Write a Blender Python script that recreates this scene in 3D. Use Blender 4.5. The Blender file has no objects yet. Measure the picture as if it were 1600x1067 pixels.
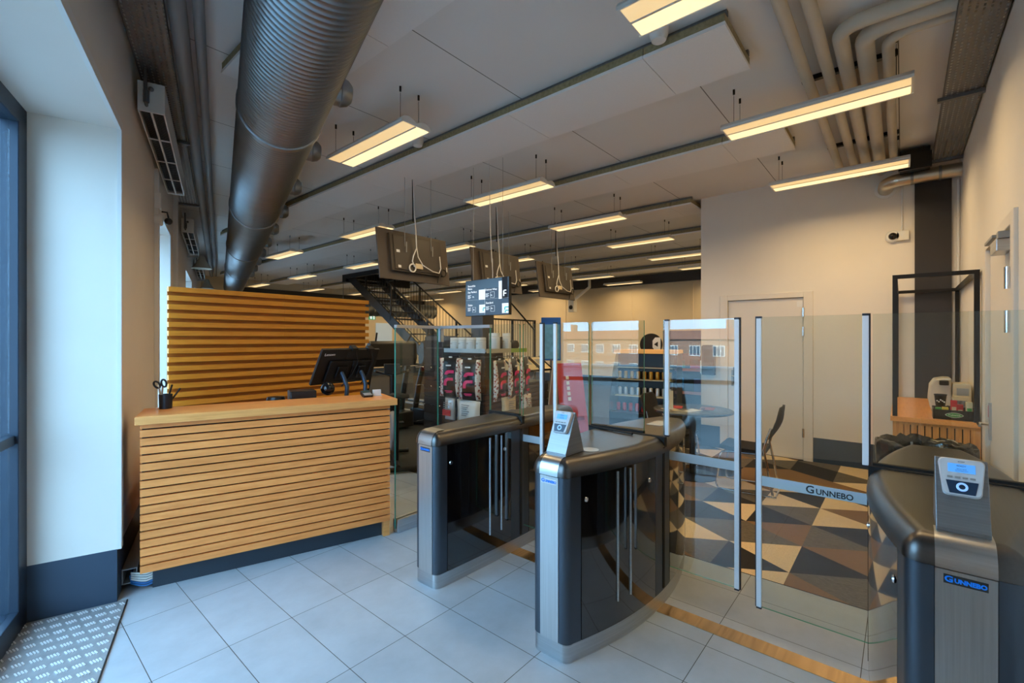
import bpy, bmesh, math, random
from mathutils import Vector, Matrix
random.seed(7)
S = bpy.context.scene
C = S.collection
PI = math.pi
R = math.radians

# ------------------------------------------------------------------ helpers
def lin(c):
    return tuple((v/12.92 if v <= .04045 else ((v+.055)/1.055)**2.4) for v in [x/255 for x in c])

class MB:
    """collects shapes; build() links them as ONE mesh object"""
    def __init__(s):
        s.bm = bmesh.new(); s.m = 0; s.X = Matrix.Identity(4)
    def v(s, p): return s.bm.verts.new(s.X @ Vector(p))
    def f(s, vs):
        try:
            fa = s.bm.faces.new(vs); fa.material_index = s.m; return fa
        except ValueError: return None
    def quad(s, *ps): return s.f([s.v(p) for p in ps])
    def box(s, x0, x1, y0, y1, z0, z1):
        a = [s.v(p) for p in ((x0,y0,z0),(x1,y0,z0),(x1,y1,z0),(x0,y1,z0),(x0,y0,z1),(x1,y0,z1),(x1,y1,z1),(x0,y1,z1))]
        for q in ((3,2,1,0),(4,5,6,7),(0,1,5,4),(1,2,6,5),(2,3,7,6),(3,0,4,7)): s.f([a[i] for i in q])
        return s
    def cbox(s, c, d, rot=None):
        old = s.X
        s.X = old @ Matrix.Translation(c) @ (rot.to_4x4() if rot is not None else Matrix.Identity(4))
        s.box(-d[0]/2, d[0]/2, -d[1]/2, d[1]/2, -d[2]/2, d[2]/2); s.X = old
        return s
    def prism(s, poly, z0, z1):
        a = [s.v((p[0],p[1],z0)) for p in poly]; b = [s.v((p[0],p[1],z1)) for p in poly]
        n = len(poly)
        s.f(a[::-1]); s.f(b)
        for i in range(n): s.f([a[i], a[(i+1)%n], b[(i+1)%n], b[i]])
        return s
    def rings(s, rings, close=True, caps=True):
        vs = [[s.v(p) for p in r] for r in rings]
        n = len(vs[0])
        for a, b in zip(vs, vs[1:]):
            for i in range(n if close else n-1):
                s.f([a[i], a[(i+1)%n], b[(i+1)%n], b[i]])
        if caps and close:
            s.f(vs[0][::-1]); s.f(vs[-1])
        return s
    def tube(s, pts, r, n=10, caps=True):
        pts = [Vector(p) for p in pts]
        rr = r if isinstance(r, (list, tuple)) else [r]*len(pts)
        rs = []; up = None
        for i, p in enumerate(pts):
            if i == 0: t = pts[1]-pts[0]
            elif i == len(pts)-1: t = pts[-1]-pts[-2]
            else: t = (pts[i+1]-p).normalized() + (p-pts[i-1]).normalized()
            t.normalize()
            if up is None:
                up = Vector((0,0,1)) if abs(t.z) < .9 else Vector((1,0,0))
            a = t.cross(up)
            if a.length < 1e-5: a = t.orthogonal()
            a.normalize(); b = a.cross(t).normalized(); up = b
            rs.append([p + a*math.cos(2*PI*k/n)*rr[i] + b*math.sin(2*PI*k/n)*rr[i] for k in range(n)])
        s.rings(rs, True, caps); return s
    def lathe(s, prof, n=24, axis='z', o=(0,0,0)):
        o = Vector(o); rs = []
        for r, h in prof:
            ring = []
            for k in range(n):
                c, q = math.cos(2*PI*k/n)*r, math.sin(2*PI*k/n)*r
                ring.append(o + (Vector((c,q,h)) if axis == 'z' else Vector((h,c,q)) if axis == 'x' else Vector((q,h,c))))
            rs.append(ring)
        s.rings(rs); return s
    def ball(s, c, r, n=14):
        return s.lathe([(max(1e-4, math.sin(PI*i/n))*r, -math.cos(PI*i/n)*r) for i in range(n+1)], n*2, 'z', c)
    def build(s, name, mats, parent=None, smooth=False, bevel=0, recalc=True):
        if recalc: bmesh.ops.recalc_face_normals(s.bm, faces=s.bm.faces[:])
        me = bpy.data.meshes.new(name); s.bm.to_mesh(me); s.bm.free()
        for m in (mats if isinstance(mats, (list, tuple)) else [mats]): me.materials.append(m)
        o = bpy.data.objects.new(name, me); C.objects.link(o)
        if parent is not None: o.parent = parent
        if smooth:
            for p in me.polygons: p.use_smooth = True
            if smooth != 'all':
                md = o.modifiers.new('es', 'EDGE_SPLIT'); md.split_angle = R(smooth if smooth is not True else 38)
        if bevel:
            md = o.modifiers.new('bv', 'BEVEL'); md.width = bevel; md.segments = 2; md.limit_method = 'ANGLE'; md.angle_limit = R(40)
        return o

def box(name, mats, parent, *d, bevel=0, X=None):
    m = MB()
    if X is not None: m.X = X
    m.box(*d); return m.build(name, mats, parent, bevel=bevel)

def tag(o, label, cat, group=None):
    o['label'] = label; o['category'] = cat
    if group: o['group'] = group
    return o
def thing(name, label, cat, loc=(0,0,0), rz=0, group=None):
    o = bpy.data.objects.new(name, None); C.objects.link(o)
    o.location = loc; o.rotation_euler = (0,0,rz); o.empty_display_size = .1
    return tag(o, label, cat, group)
def struct(o): o['kind'] = 'structure'; return o
def dup(root, loc, rz=0, label=None):
    r = root.copy(); C.objects.link(r); r.location = loc; r.rotation_euler = (0,0,rz)
    if label: r['label'] = label
    for ch in root.children:
        c = ch.copy(); C.objects.link(c); c.parent = r
        for g in ch.children:
            d = g.copy(); C.objects.link(d); d.parent = c
    return r
def frame(o, r, u):
    """matrix whose x runs along r, y along u, z out of the face"""
    r = Vector(r).normalized(); u = Vector(u).normalized(); n = r.cross(u)
    m = Matrix((r, u, n)).transposed().to_4x4(); m.translation = Vector(o); return m
def text(name, body, size, mat, parent, X, ext=.0006, align='CENTER', sx=1.0, bold=0.0):
    cu = bpy.data.curves.new('t', 'FONT'); cu.body = body; cu.size = size; cu.extrude = ext; cu.offset = bold
    cu.align_x = align; cu.align_y = 'CENTER'; cu.resolution_u = 3
    t = bpy.data.objects.new('t', cu); C.objects.link(t)
    bpy.context.view_layer.update()
    dg = bpy.context.evaluated_depsgraph_get()
    me = bpy.data.meshes.new_from_object(t.evaluated_get(dg)); bpy.data.objects.remove(t)
    me.transform(X @ Matrix.Diagonal((sx,1,1,1))); me.materials.clear(); me.materials.append(mat)
    o = bpy.data.objects.new(name, me); C.objects.link(o); o.parent = parent
    return o

# ------------------------------------------------------------------ materials
def mat(name, col, rough=.5, metal=0, spec=.5, emit=None, es=0, bump=None, noise=None, coat=0, alpha=None, trans=0):
    m = bpy.data.materials.new(name); m.use_nodes = True
    nt = m.node_tree; b = nt.nodes['Principled BSDF']
    c = lin(col) if max(col) > 1.5 else col
    b.inputs['Base Color'].default_value = (*c, 1)
    b.inputs['Roughness'].default_value = rough; b.inputs['Metallic'].default_value = metal
    b.inputs['Specular IOR Level'].default_value = spec
    if coat: b.inputs['Coat Weight'].default_value = coat; b.inputs['Coat Roughness'].default_value = .08
    if emit is not None:
        b.inputs['Emission Color'].default_value = (*emit, 1); b.inputs['Emission Strength'].default_value = es
    if noise:   # (scale xyz, amount)
        sc, amt = noise
        tc = nt.nodes.new('ShaderNodeTexCoord'); mp = nt.nodes.new('ShaderNodeMapping'); mp.inputs['Scale'].default_value = sc
        nz = nt.nodes.new('ShaderNodeTexNoise'); nz.inputs['Scale'].default_value = 1; nz.inputs['Detail'].default_value = 4
        nt.links.new(tc.outputs['Object'], mp.inputs[0]); nt.links.new(mp.outputs[0], nz.inputs['Vector'])
        rp = nt.nodes.new('ShaderNodeMapRange'); rp.inputs['From Min'].default_value = .25; rp.inputs['From Max'].default_value = .75
        rp.inputs['To Min'].default_value = 1-amt; rp.inputs['To Max'].default_value = 1+amt
        nt.links.new(nz.outputs['Fac'], rp.inputs['Value'])
        vm = nt.nodes.new('ShaderNodeVectorMath'); vm.operation = 'MULTIPLY'; vm.inputs[0].default_value = c
        nt.links.new(rp.outputs[0], vm.inputs[1]); nt.links.new(vm.outputs[0], b.inputs['Base Color'])
        if bump:
            bp = nt.nodes.new('ShaderNodeBump'); bp.inputs['Strength'].default_value = bump; bp.inputs['Distance'].default_value = .002
            nt.links.new(nz.outputs['Fac'], bp.inputs['Height']); nt.links.new(bp.outputs[0], b.inputs['Normal'])
    return m

def N(nt, op, a, b=None, c=None):
    n = nt.nodes.new('ShaderNodeMath'); n.operation = op
    for i, x in enumerate((a, b, c)):
        if x is None: continue
        if isinstance(x, (int, float)): n.inputs[i].default_value = x
        else: nt.links.new(x, n.inputs[i])
    return n.outputs[0]

def wood(name, col, dark, scale, rough=.42, island=.12):
    m = bpy.data.materials.new(name); m.use_nodes = True; nt = m.node_tree; b = nt.nodes['Principled BSDF']
    b.inputs['Roughness'].default_value = rough
    tc = nt.nodes.new('ShaderNodeTexCoord'); mp = nt.nodes.new('ShaderNodeMapping'); mp.inputs['Scale'].default_value = scale
    geo = nt.nodes.new('ShaderNodeNewGeometry')
    off = nt.nodes.new('ShaderNodeVectorMath'); off.operation = 'ADD'
    mul = N(nt, 'MULTIPLY', geo.outputs['Random Per Island'], 13.0)
    nt.links.new(tc.outputs['Object'], mp.inputs[0]); nt.links.new(mp.outputs[0], off.inputs[0]); nt.links.new(mul, off.inputs[1])
    nz = nt.nodes.new('ShaderNodeTexNoise'); nz.inputs['Scale'].default_value = 1; nz.inputs['Detail'].default_value = 5; nz.inputs['Roughness'].default_value = .6
    nz.inputs['Distortion'].default_value = .5
    nt.links.new(off.outputs[0], nz.inputs['Vector'])
    rp = nt.nodes.new('ShaderNodeValToRGB')
    rp.color_ramp.elements[0].position = .3; rp.color_ramp.elements[0].color = (*lin(dark), 1)
    rp.color_ramp.elements[1].position = .62; rp.color_ramp.elements[1].color = (*lin(col), 1)
    nt.links.new(nz.outputs['Fac'], rp.inputs[0])
    sc = N(nt, 'MULTIPLY_ADD', geo.outputs['Random Per Island'], island*2, 1-island)
    vm = nt.nodes.new('ShaderNodeVectorMath'); vm.operation = 'SCALE'
    nt.links.new(rp.outputs[0], vm.inputs[0]); nt.links.new(sc, vm.inputs['Scale']); nt.links.new(vm.outputs[0], b.inputs['Base Color'])
    return m

def glass(name, tint=(.93,.97,.96), refl=1.0):
    """clear pane: see-through plus a Fresnel mirror term"""
    m = bpy.data.materials.new(name); m.use_nodes = True; nt = m.node_tree
    nt.nodes.remove(nt.nodes['Principled BSDF'])
    t = nt.nodes.new('ShaderNodeBsdfTransparent'); t.inputs[0].default_value = (*tint, 1)
    g = nt.nodes.new('ShaderNodeBsdfGlossy'); g.inputs['Roughness'].default_value = 0
    lw = nt.nodes.new('ShaderNodeLayerWeight'); lw.inputs['Blend'].default_value = .5
    p = N(nt, 'POWER', lw.outputs['Facing'], 5.0)
    f = N(nt, 'MULTIPLY_ADD', p, .95, .045*refl)
    mx = nt.nodes.new('ShaderNodeMixShader'); nt.links.new(f, mx.inputs[0])
    nt.links.new(t.outputs[0], mx.inputs[1]); nt.links.new(g.outputs[0], mx.inputs[2])
    nt.links.new(mx.outputs[0], nt.nodes['Material Output'].inputs[0])
    return m

def brushed(name, col, rough=.32, sc=(4,4,160), amt=.12, aniso=0):
    return mat(name, col, rough, 1.0, noise=(sc, amt), bump=.05)

M_wall = mat('wall_paint', (226,221,212), .72, noise=((3,3,3), .02))
M_wall_far = mat('far_wall_paint', (222,205,172), .75, noise=((2,2,2), .03))
M_skirt = mat('skirting_paint', (50,66,84), .5, noise=((5,5,5), .05))
M_wood = wood('oak_slats', (252,160,84), (232,138,66), (4, 40, 40), .42, .07)
M_woodtop = wood('oak_top', (248,172,98), (228,150,80), (5, 70, 120), .3, .03)
M_woodv = wood('oak_vertical', (226,160,86), (196,128,62), (90, 90, 5))
M_wooddeep = wood('oak_deep', (240,166,58), (224,148,44), (4, 60, 60), .45, .06)
M_woodback = wood('oak_backing', (186,122,46), (154,96,34), (4, 60, 60), .5, .03)
M_black = mat('black_plastic', (18,18,20), .38)
M_blackm = mat('black_metal', (22,22,24), .42, .3)
M_rubber = mat('black_rubber', (12,12,13), .7)
M_navy = mat('plinth_laminate', (44,54,64), .5)
M_steel = brushed('brushed_steel', (196,198,200), .3)
M_steelv = brushed('brushed_steel_sheet', (205,206,206), .34, (160,160,3), .1)
M_stand = brushed('reader_stand_steel', (150,152,154), .42)
M_alu = brushed('aluminium', (200,204,208), .36)
M_cap = brushed('dark_metal_cap', (100,98,97), .33, (4,120,120), .06)
M_col = mat('grey_metal_column', (84,92,102), .36, .75)
M_smoke = mat('smoked_glass_panel', (9,9,11), .03, 0, .75, coat=1.0)
M_duct = brushed('galvanised_duct', (150,158,164), .4, (5,5,5), .07)
M_galv = mat('galvanised_tray', (120,122,124), .45, .8, noise=((30,30,30), .15))
M_white = mat('white_plastic', (226,226,222), .45)
M_whitem = mat('white_enamel', (222,222,218), .4)
M_grey = mat('grey_plastic', (150,152,152), .5)
M_pipe = mat('lagged_pipe', (200,190,172), .6, noise=((8,8,8), .04))
M_pipeg = mat('grey_pipe', (140,142,142), .5)
M_chrome = mat('chrome', (225,226,228), .12, 1)
M_seat = mat('black_upholstery', (26,26,28), .8, noise=((200,200,200), .2), bump=.3)
M_wool = mat('mineral_wool_edge', (150,138,104), .95, noise=((40,40,40), .25), bump=.6)
M_board = mat('acoustic_board', (236,235,233), .9, noise=((60,60,60), .015))
M_glass = glass('clear_glass', refl=1.7)
M_glasse = mat('green_glass_edge', (70,150,130), .15, 0, .5)
M_cable = mat('white_cable', (225,222,215), .5)
M_cableb = mat('black_cable', (20,20,20), .55)
M_blueled = mat('blue_screen', (60,140,220), .3, emit=(.12,.42,.95), es=.55)
M_bluelogo = mat('blue_lettering', (20,110,210), .4, emit=(.0,.18,.75), es=.25)
M_darktext = mat('dark_lettering', (40,42,44), .6)
M_whitetext = mat('white_lettering', (240,240,240), .6)
M_pink = mat('pink_print', (232,48,110), .45)
M_red = mat('red_print', (196,40,44), .5)
M_green = mat('green_print', (60,150,70), .5)
M_cream = mat('cream_card', (214,196,160), .7)
M_bag = mat('black_foil', (34,35,38), .32, .2, noise=((14,14,9), .25), bump=.8)
M_floral = None
M_tv = mat('tv_back', (70,62,56), .5, noise=((60,60,60), .06))
M_tvp = mat('tv_panel', (58,52,47), .5)
M_teal = mat('teal_print', (40,150,165), .5)
M_frost = mat('frosted_band', (188,200,206), .55, .0)
M_lamp = mat('lamp_louvre', (250,236,200), .5, emit=(1.0,.74,.36), es=1.15)
M_lampdim = mat('lamp_louvre_dim', (250,236,200), .4, emit=(1.0,.66,.27), es=.62)  # dimmer copy of the louvre, viewing-angle shading put into its glow
M_milky = mat('frosted_acrylic', (200,205,205), .25)

# carpet colours
M_c1 = mat('carpet_cream', (232,206,164), .95, noise=((160,160,160), .18), bump=.5)
M_c2 = mat('carpet_brown', (136,104,70), .95, noise=((160,160,160), .22), bump=.5)
M_c3 = mat('carpet_charcoal', (38,36,38), .95, noise=((160,160,160), .25), bump=.5)
M_c4 = mat('carpet_grey', (104,96,84), .95, noise=((160,40,160), .4), bump=.5)
M_gym = mat('gym_rubber_floor', (40,42,46), .7, noise=((30,30,30), .2))

def tile_mat():
    m = bpy.data.materials.new('floor_tiles'); m.use_nodes = True; nt = m.node_tree; b = nt.nodes['Principled BSDF']
    tc = nt.nodes.new('ShaderNodeTexCoord'); sp = nt.nodes.new('ShaderNodeSeparateXYZ'); nt.links.new(tc.outputs['Object'], sp.inputs[0])
    tx, ty = .3078, .6
    u = N(nt, 'DIVIDE', N(nt, 'SUBTRACT', sp.outputs[0], .8177), tx); v = N(nt, 'DIVIDE', N(nt, 'SUBTRACT', sp.outputs[1], 2.5431), ty)
    fu = N(nt, 'FRACT', u); fv = N(nt, 'FRACT', v)
    du = N(nt, 'MULTIPLY', N(nt, 'MINIMUM', fu, N(nt, 'SUBTRACT', 1.0, fu)), tx)
    dv = N(nt, 'MULTIPLY', N(nt, 'MINIMUM', fv, N(nt, 'SUBTRACT', 1.0, fv)), ty)
    g = N(nt, 'LESS_THAN', N(nt, 'MINIMUM', du, dv), .0017)
    wn = nt.nodes.new('ShaderNodeTexWhiteNoise'); wn.noise_dimensions = '2D'
    cb = nt.nodes.new('ShaderNodeCombineXYZ'); nt.links.new(N(nt, 'FLOOR', u), cb.inputs[0]); nt.links.new(N(nt, 'FLOOR', v), cb.inputs[1])
    nt.links.new(cb.outputs[0], wn.inputs['Vector'])
    nz = nt.nodes.new('ShaderNodeTexNoise'); nz.inputs['Scale'].default_value = 3.5; nz.inputs['Detail'].default_value = 6; nz.inputs['Roughness'].default_value = .65
    nt.links.new(tc.outputs['Object'], nz.inputs['Vector'])
    br = N(nt, 'ADD', N(nt, 'MULTIPLY_ADD', wn.outputs['Value'], .08, .96), N(nt, 'MULTIPLY_ADD', nz.outputs['Fac'], .5, -.25))
    vm = nt.nodes.new('ShaderNodeVectorMath'); vm.operation = 'SCALE'; vm.inputs[0].default_value = lin((172,182,190)); nt.links.new(br, vm.inputs['Scale'])
    mx = nt.nodes.new('ShaderNodeMix'); mx.data_type = 'RGBA'; nt.links.new(g, mx.inputs[0]); nt.links.new(vm.outputs[0], mx.inputs[6])
    mx.inputs[7].default_value = (*lin((70,68,66)), 1); nt.links.new(mx.outputs[2], b.inputs['Base Color'])
    b.inputs['Roughness'].default_value = .42
    bp = nt.nodes.new('ShaderNodeBump'); bp.inputs['Strength'].default_value = .4; bp.inputs['Distance'].default_value = .002
    nt.links.new(N(nt, 'SUBTRACT', 1.0, g), bp.inputs['Height']); nt.links.new(bp.outputs[0], b.inputs['Normal'])
    return m
M_tile = tile_mat()

def ceil_mat():
    m = bpy.data.materials.new('ceiling_panels'); m.use_nodes = True; nt = m.node_tree; b = nt.nodes['Principled BSDF']
    tc = nt.nodes.new('ShaderNodeTexCoord'); sp = nt.nodes.new('ShaderNodeSeparateXYZ'); nt.links.new(tc.outputs['Object'], sp.inputs[0])
    v = N(nt, 'DIVIDE', N(nt, 'SUBTRACT', sp.outputs[1], 1.22), 1.2); fv = N(nt, 'FRACT', v)
    dv = N(nt, 'MULTIPLY', N(nt, 'MINIMUM', fv, N(nt, 'SUBTRACT', 1.0, fv)), 1.2)
    g = N(nt, 'LESS_THAN', dv, .004)
    mx = nt.nodes.new('ShaderNodeMix'); mx.data_type = 'RGBA'; nt.links.new(g, mx.inputs[0])
    mx.inputs[6].default_value = (*lin((228,227,224)), 1); mx.inputs[7].default_value = (*lin((120,118,114)), 1)
    nt.links.new(mx.outputs[2], b.inputs['Base Color']); b.inputs['Roughness'].default_value = .85
    return m
M_ceil = ceil_mat()

def perf_mat(name, px, py, hole, col):
    """perforated sheet: real see-through slots on a regular grid"""
    m = bpy.data.materials.new(name); m.use_nodes = True; nt = m.node_tree; b = nt.nodes['Principled BSDF']
    b.inputs['Base Color'].default_value = (*lin(col), 1); b.inputs['Metallic'].default_value = .7; b.inputs['Roughness'].default_value = .45
    tc = nt.nodes.new('ShaderNodeTexCoord'); sp = nt.nodes.new('ShaderNodeSeparateXYZ'); nt.links.new(tc.outputs['Object'], sp.inputs[0])
    fu = N(nt, 'FRACT', N(nt, 'DIVIDE', sp.outputs[0], px)); fv = N(nt, 'FRACT', N(nt, 'DIVIDE', sp.outputs[1], py))
    a = N(nt, 'LESS_THAN', N(nt, 'ABSOLUTE', N(nt, 'SUBTRACT', fu, .5)), hole[0]); c = N(nt, 'LESS_THAN', N(nt, 'ABSOLUTE', N(nt, 'SUBTRACT', fv, .5)), hole[1])
    t = nt.nodes.new('ShaderNodeBsdfTransparent'); mx = nt.nodes.new('ShaderNodeMixShader')
    nt.links.new(N(nt, 'MULTIPLY', a, c), mx.inputs[0]); nt.links.new(b.outputs[0], mx.inputs[1]); nt.links.new(t.outputs[0], mx.inputs[2])
    nt.links.new(mx.outputs[0], nt.nodes['Material Output'].inputs[0])
    return m
M_perf = perf_mat('perforated_tray', .032, .042, (.16,.3), (130,130,130))

def floral_mat():
    m = bpy.data.materials.new('berry_print'); m.use_nodes = True; nt = m.node_tree; b = nt.nodes['Principled BSDF']
    b.inputs['Roughness'].default_value = .4
    tc = nt.nodes.new('ShaderNodeTexCoord'); vo = nt.nodes.new('ShaderNodeTexVoronoi'); vo.inputs['Scale'].default_value = 34
    nt.links.new(tc.outputs['Object'], vo.inputs['Vector'])
    rp = nt.nodes.new('ShaderNodeValToRGB'); rp.color_ramp.interpolation = 'CONSTANT'
    rp.color_ramp.elements[0].color = (*lin((176,60,58)), 1); rp.color_ramp.elements[1].color = (*lin((224,220,212)), 1); rp.color_ramp.elements[1].position = .42
    e = rp.color_ramp.elements.new(.2); e.color = (*lin((60,36,34)), 1)
    e = rp.color_ramp.elements.new(.3); e.color = (*lin((190,120,110)), 1)
    nt.links.new(vo.outputs['Distance'], rp.inputs[0]); nt.links.new(rp.outputs[0], b.inputs['Base Color'])
    return m
M_floral = floral_mat()

def brick_mat():
    m = bpy.data.materials.new('brickwork'); m.use_nodes = True; nt = m.node_tree; b = nt.nodes['Principled BSDF']; b.inputs['Roughness'].default_value = .9
    tc = nt.nodes.new('ShaderNodeTexCoord'); br = nt.nodes.new('ShaderNodeTexBrick'); br.inputs['Scale'].default_value = 3
    br.inputs['Color1'].default_value = (*lin((156,100,74)), 1); br.inputs['Color2'].default_value = (*lin((140,88,66)), 1); br.inputs['Mortar'].default_value = (*lin((160,140,124)), 1)
    nt.links.new(tc.outputs['Object'], br.inputs['Vector']); nt.links.new(br.outputs[0], b.inputs['Base Color'])
    return m
M_brick = brick_mat()

# ------------------------------------------------------------------ frames of the place
# world X runs from the entrance side to the back wall, Y along the gym; the left (window) wall is skewed by 17 degrees
AL = R(73); Lv = Vector((math.cos(AL), math.sin(AL), 0)); Mv = Vector((math.sin(AL), -math.cos(AL), 0))
W0 = Vector((.536, 3.469, 0))
XL = Matrix.Translation(W0) @ Matrix.Rotation(R(-17), 4, 'Z')     # x: off the left wall, y: along it
def lw(lat, t, z=0): return W0 + Mv*lat + Lv*t + Vector((0,0,z))
ZC = 3.53

# ------------------------------------------------------------------ the setting
H0 = .305
def wallbox(m, X, x0, x1, y0, y1, z0, z1, skirt=True):
    m.X = X
    if skirt and z0 < H0 < z1:
        m.m = 1; m.box(x0, x1, y0, y1, z0, H0); m.m = 0; m.box(x0, x1, y0, y1, H0, z1)
    else:
        m.m = 1 if z1 <= H0 else 0; m.box(x0, x1, y0, y1, z0, z1)
I4 = Matrix.Identity(4)
DZ = 2.745                                  # head of the entrance and the windows
m = MB()
wallbox(m, XL, -.45, 0, -4.7, -2.35, 0, ZC); wallbox(m, XL, -.45, 0, 0, 1.95, 0, ZC); wallbox(m, XL, -.45, 0, 3.25, 6.4, 0, ZC)
wallbox(m, XL, -.45, 0, 8.4, 9.6, 0, ZC); wallbox(m, XL, -.45, 0, 11.4, 14.4, 0, ZC); wallbox(m, XL, -.45, 0, 9.6, 11.4, DZ, ZC); m.X = XL; m.m = 0; m.box(-.45, 0, 9.6, 11.4, 0, .42)
wallbox(m, XL, -.45, 0, -2.35, 0, DZ, ZC); wallbox(m, XL, -.45, 0, 1.95, 3.25, DZ, ZC); wallbox(m, XL, -.45, 0, 6.4, 8.4, DZ, ZC)
m.m = 0; m.box(-.45, 0, 1.95, 3.25, .0, .42); m.box(-.45, 0, 6.4, 8.4, 0, .42)
struct(m.build('wall_left', [M_wall, M_skirt]))
m = MB()
wallbox(m, I4, -1.3, 3.6, -.62, -.465, 0, ZC); wallbox(m, I4, 4.7, 6.74, -.62, -.465, 0, ZC); wallbox(m, I4, 3.6, 4.7, -.62, -.465, 2.2, ZC)
m.m = 0; m.box(3.5, 4.8, -.70, -.625, 0, 2.4)
struct(m.build('wall_right', [M_wall, M_skirt]))
m = MB()
wallbox(m, I4, 6.74, 6.9, -.62, .88, 0, ZC); wallbox(m, I4, 6.74, 6.9, 1.89, 2.19, 0, ZC); wallbox(m, I4, 6.74, 6.9, .88, 1.89, 2.1, ZC)
m.m = 0; m.box(6.905, 6.95, .7, 2.1, 0, 2.3)
struct(m.build('wall_back', [M_wall, M_skirt]))
m = MB(); wallbox(m, I4, 6.9, 13.5, 2.04, 2.19, 0, ZC); struct(m.build('wall_partition', [M_wall, M_skirt]))
m = MB(); wallbox(m, I4, 13.5, 13.7, 2.0, 17.0, 0, ZC)
m.m = 0; struct(m.build('wall_far', [M_wall_far, M_skirt]))
m = MB(); wallbox(m, I4, 4.0, 13.7, 16.8, 17.0, 0, ZC); struct(m.build('wall_end', [M_wall_far, M_skirt]))
m = MB(); m.prism([tuple(lw(-.45, -4.7))[:2], (13.8, -.75), (13.8, 17.1), tuple(lw(-.45, 14.4))[:2]], ZC, ZC+.12)
struct(m.build('ceiling', M_ceil))
m = MB(); m.prism([tuple(lw(-.445, -4.6))[:2], (3.25, -.6), (3.25, 12.7), tuple(lw(-.445, 9.75))[:2]], -.1, 0)
struct(m.build('floor', M_tile))
# carpet of triangles
cm = MB(); s_ = .495; h_ = .4345; y00 = .56; x00 = 3.44
fixed = {}
def tri(row, apex_up, xc, col): fixed[(row, apex_up, round((xc-x00)/(s_/2)))] = col
# row 0: Y .56-.99 ; row -1: Y .13-.56 ; row 1: Y .99-1.43.   up = base on the lower-Y line
for xc, c in ((3.685,0),(4.18,1),(4.675,3),(5.17,2),(5.665,1),(6.16,2),(6.65,3),(3.19,0)): tri(0, True, xc, c)
for xc, c in ((3.44,2),(3.935,3),(4.43,2),(4.925,0),(5.42,0),(5.915,1),(6.41,2)): tri(0, False, xc, c)
for xc, c in ((3.685,2),(4.18,3),(4.675,0),(5.17,0),(5.665,1),(6.16,3),(3.19,1)): tri(-1, False, xc, c)
for xc, c in ((3.44,3),(3.935,1),(4.43,2),(4.925,1),(5.42,2),(5.915,0),(6.41,0)): tri(-1, True, xc, c)
for xc, c in ((3.44,3),(3.935,3),(4.43,0),(4.925,3),(5.42,1)): tri(1, True, xc, c)
for xc, c in ((3.685,0),(4.18,2),(4.675,2),(5.17,0)): tri(1, False, xc, c)
rc = random.Random(5)
for row in range(-3, 7):
    ya = y00+row*h_; yb = ya+h_
    off = 0 if row % 2 == 0 else s_/2
    for k in range(-3, 9):
        xa = x00+off+k*s_
        for up in (True, False):
            if up: p = [(xa,ya),(xa+s_,ya),(xa+s_/2,yb)]; xc = xa+s_/2
            else: p = [(xa+s_/2,yb),(xa+s_,ya),(xa+1.5*s_,yb)]; xc = xa+s_
            c = fixed.get((row, up, round((xc-x00)/(s_/2))), rc.choice((0,0,1,1,2,2,3)))
            cm.m = c; cm.f([cm.v((q[0],q[1],.004)) for q in p])
for co, no in (((3.25,0,0),(-1,0,0)),((6.74,0,0),(1,0,0)),((0,-.465,0),(0,-1,0)),((0,3.1,0),(0,1,0))):
    bmesh.ops.bisect_plane(cm.bm, geom=cm.bm.verts[:]+cm.bm.edges[:]+cm.bm.faces[:], plane_co=co, plane_no=no, clear_outer=True)
cm.m = 2; cm.box(3.25, 6.9, -.6, 3.1, -.1, .002)
struct(cm.build('floor_carpet', [M_c1, M_c2, M_c3, M_c4]))
m = MB(); m.box(3.25, 13.6, 3.1, 17, -.1, .003); m.box(6.9, 13.6, 2.1, 3.1, -.1, .003); struct(m.build('floor_gym', M_gym))
M_brass = brushed('brass_strip', (204,178,140), .2, (3,60,60), .2)
struct(box('trim_1', M_brass, None, 2.475, 2.58, .10, 1.06, 0, .003))
struct(box('trim_2', M_brass, None, 2.475, 2.58, 1.52, 2.16, 0, .003))
# chequer plate in the entrance
m = MB(); m.X = XL
m.m = 0; m.box(-.44, .045, -2.4, -.012, 0, .006)
ra = Matrix.Rotation(R(28), 3, 'Z')
for i in range(-1, 9):
    for j in range(0, 30):
        if -2.3 + j*.078 < -2.36: continue
        for q in range(4):
            x = -.425+i*.06+(j % 2)*.03+q*.0105; y = -2.32+j*.078+q*.0025
            if -.435 < x < .04 and y < -.02: m.m = 2; m.cbox((x, y, .0075), (.0055, .030, .005), ra)
m.m = 1; m.box(.045, .05, -2.4, -.012, 0, .007)
M_plate = mat('chequer_plate', (150,152,154), .45, .25, noise=((20,20,20), .12)); M_bar = mat('worn_bar', (236,238,240), .3, .3)
struct(m.build('floor_plate', [M_plate, M_rubber, M_bar]))
# reveal edge bead
m = MB(); m.X = XL
m.box(0, .02, -.004, .05, H0, DZ+.05); m.box(0, .02, -2.35, -.004, DZ-.004, DZ+.05)
struct(m.build('trim_3', M_whitem))

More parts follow.
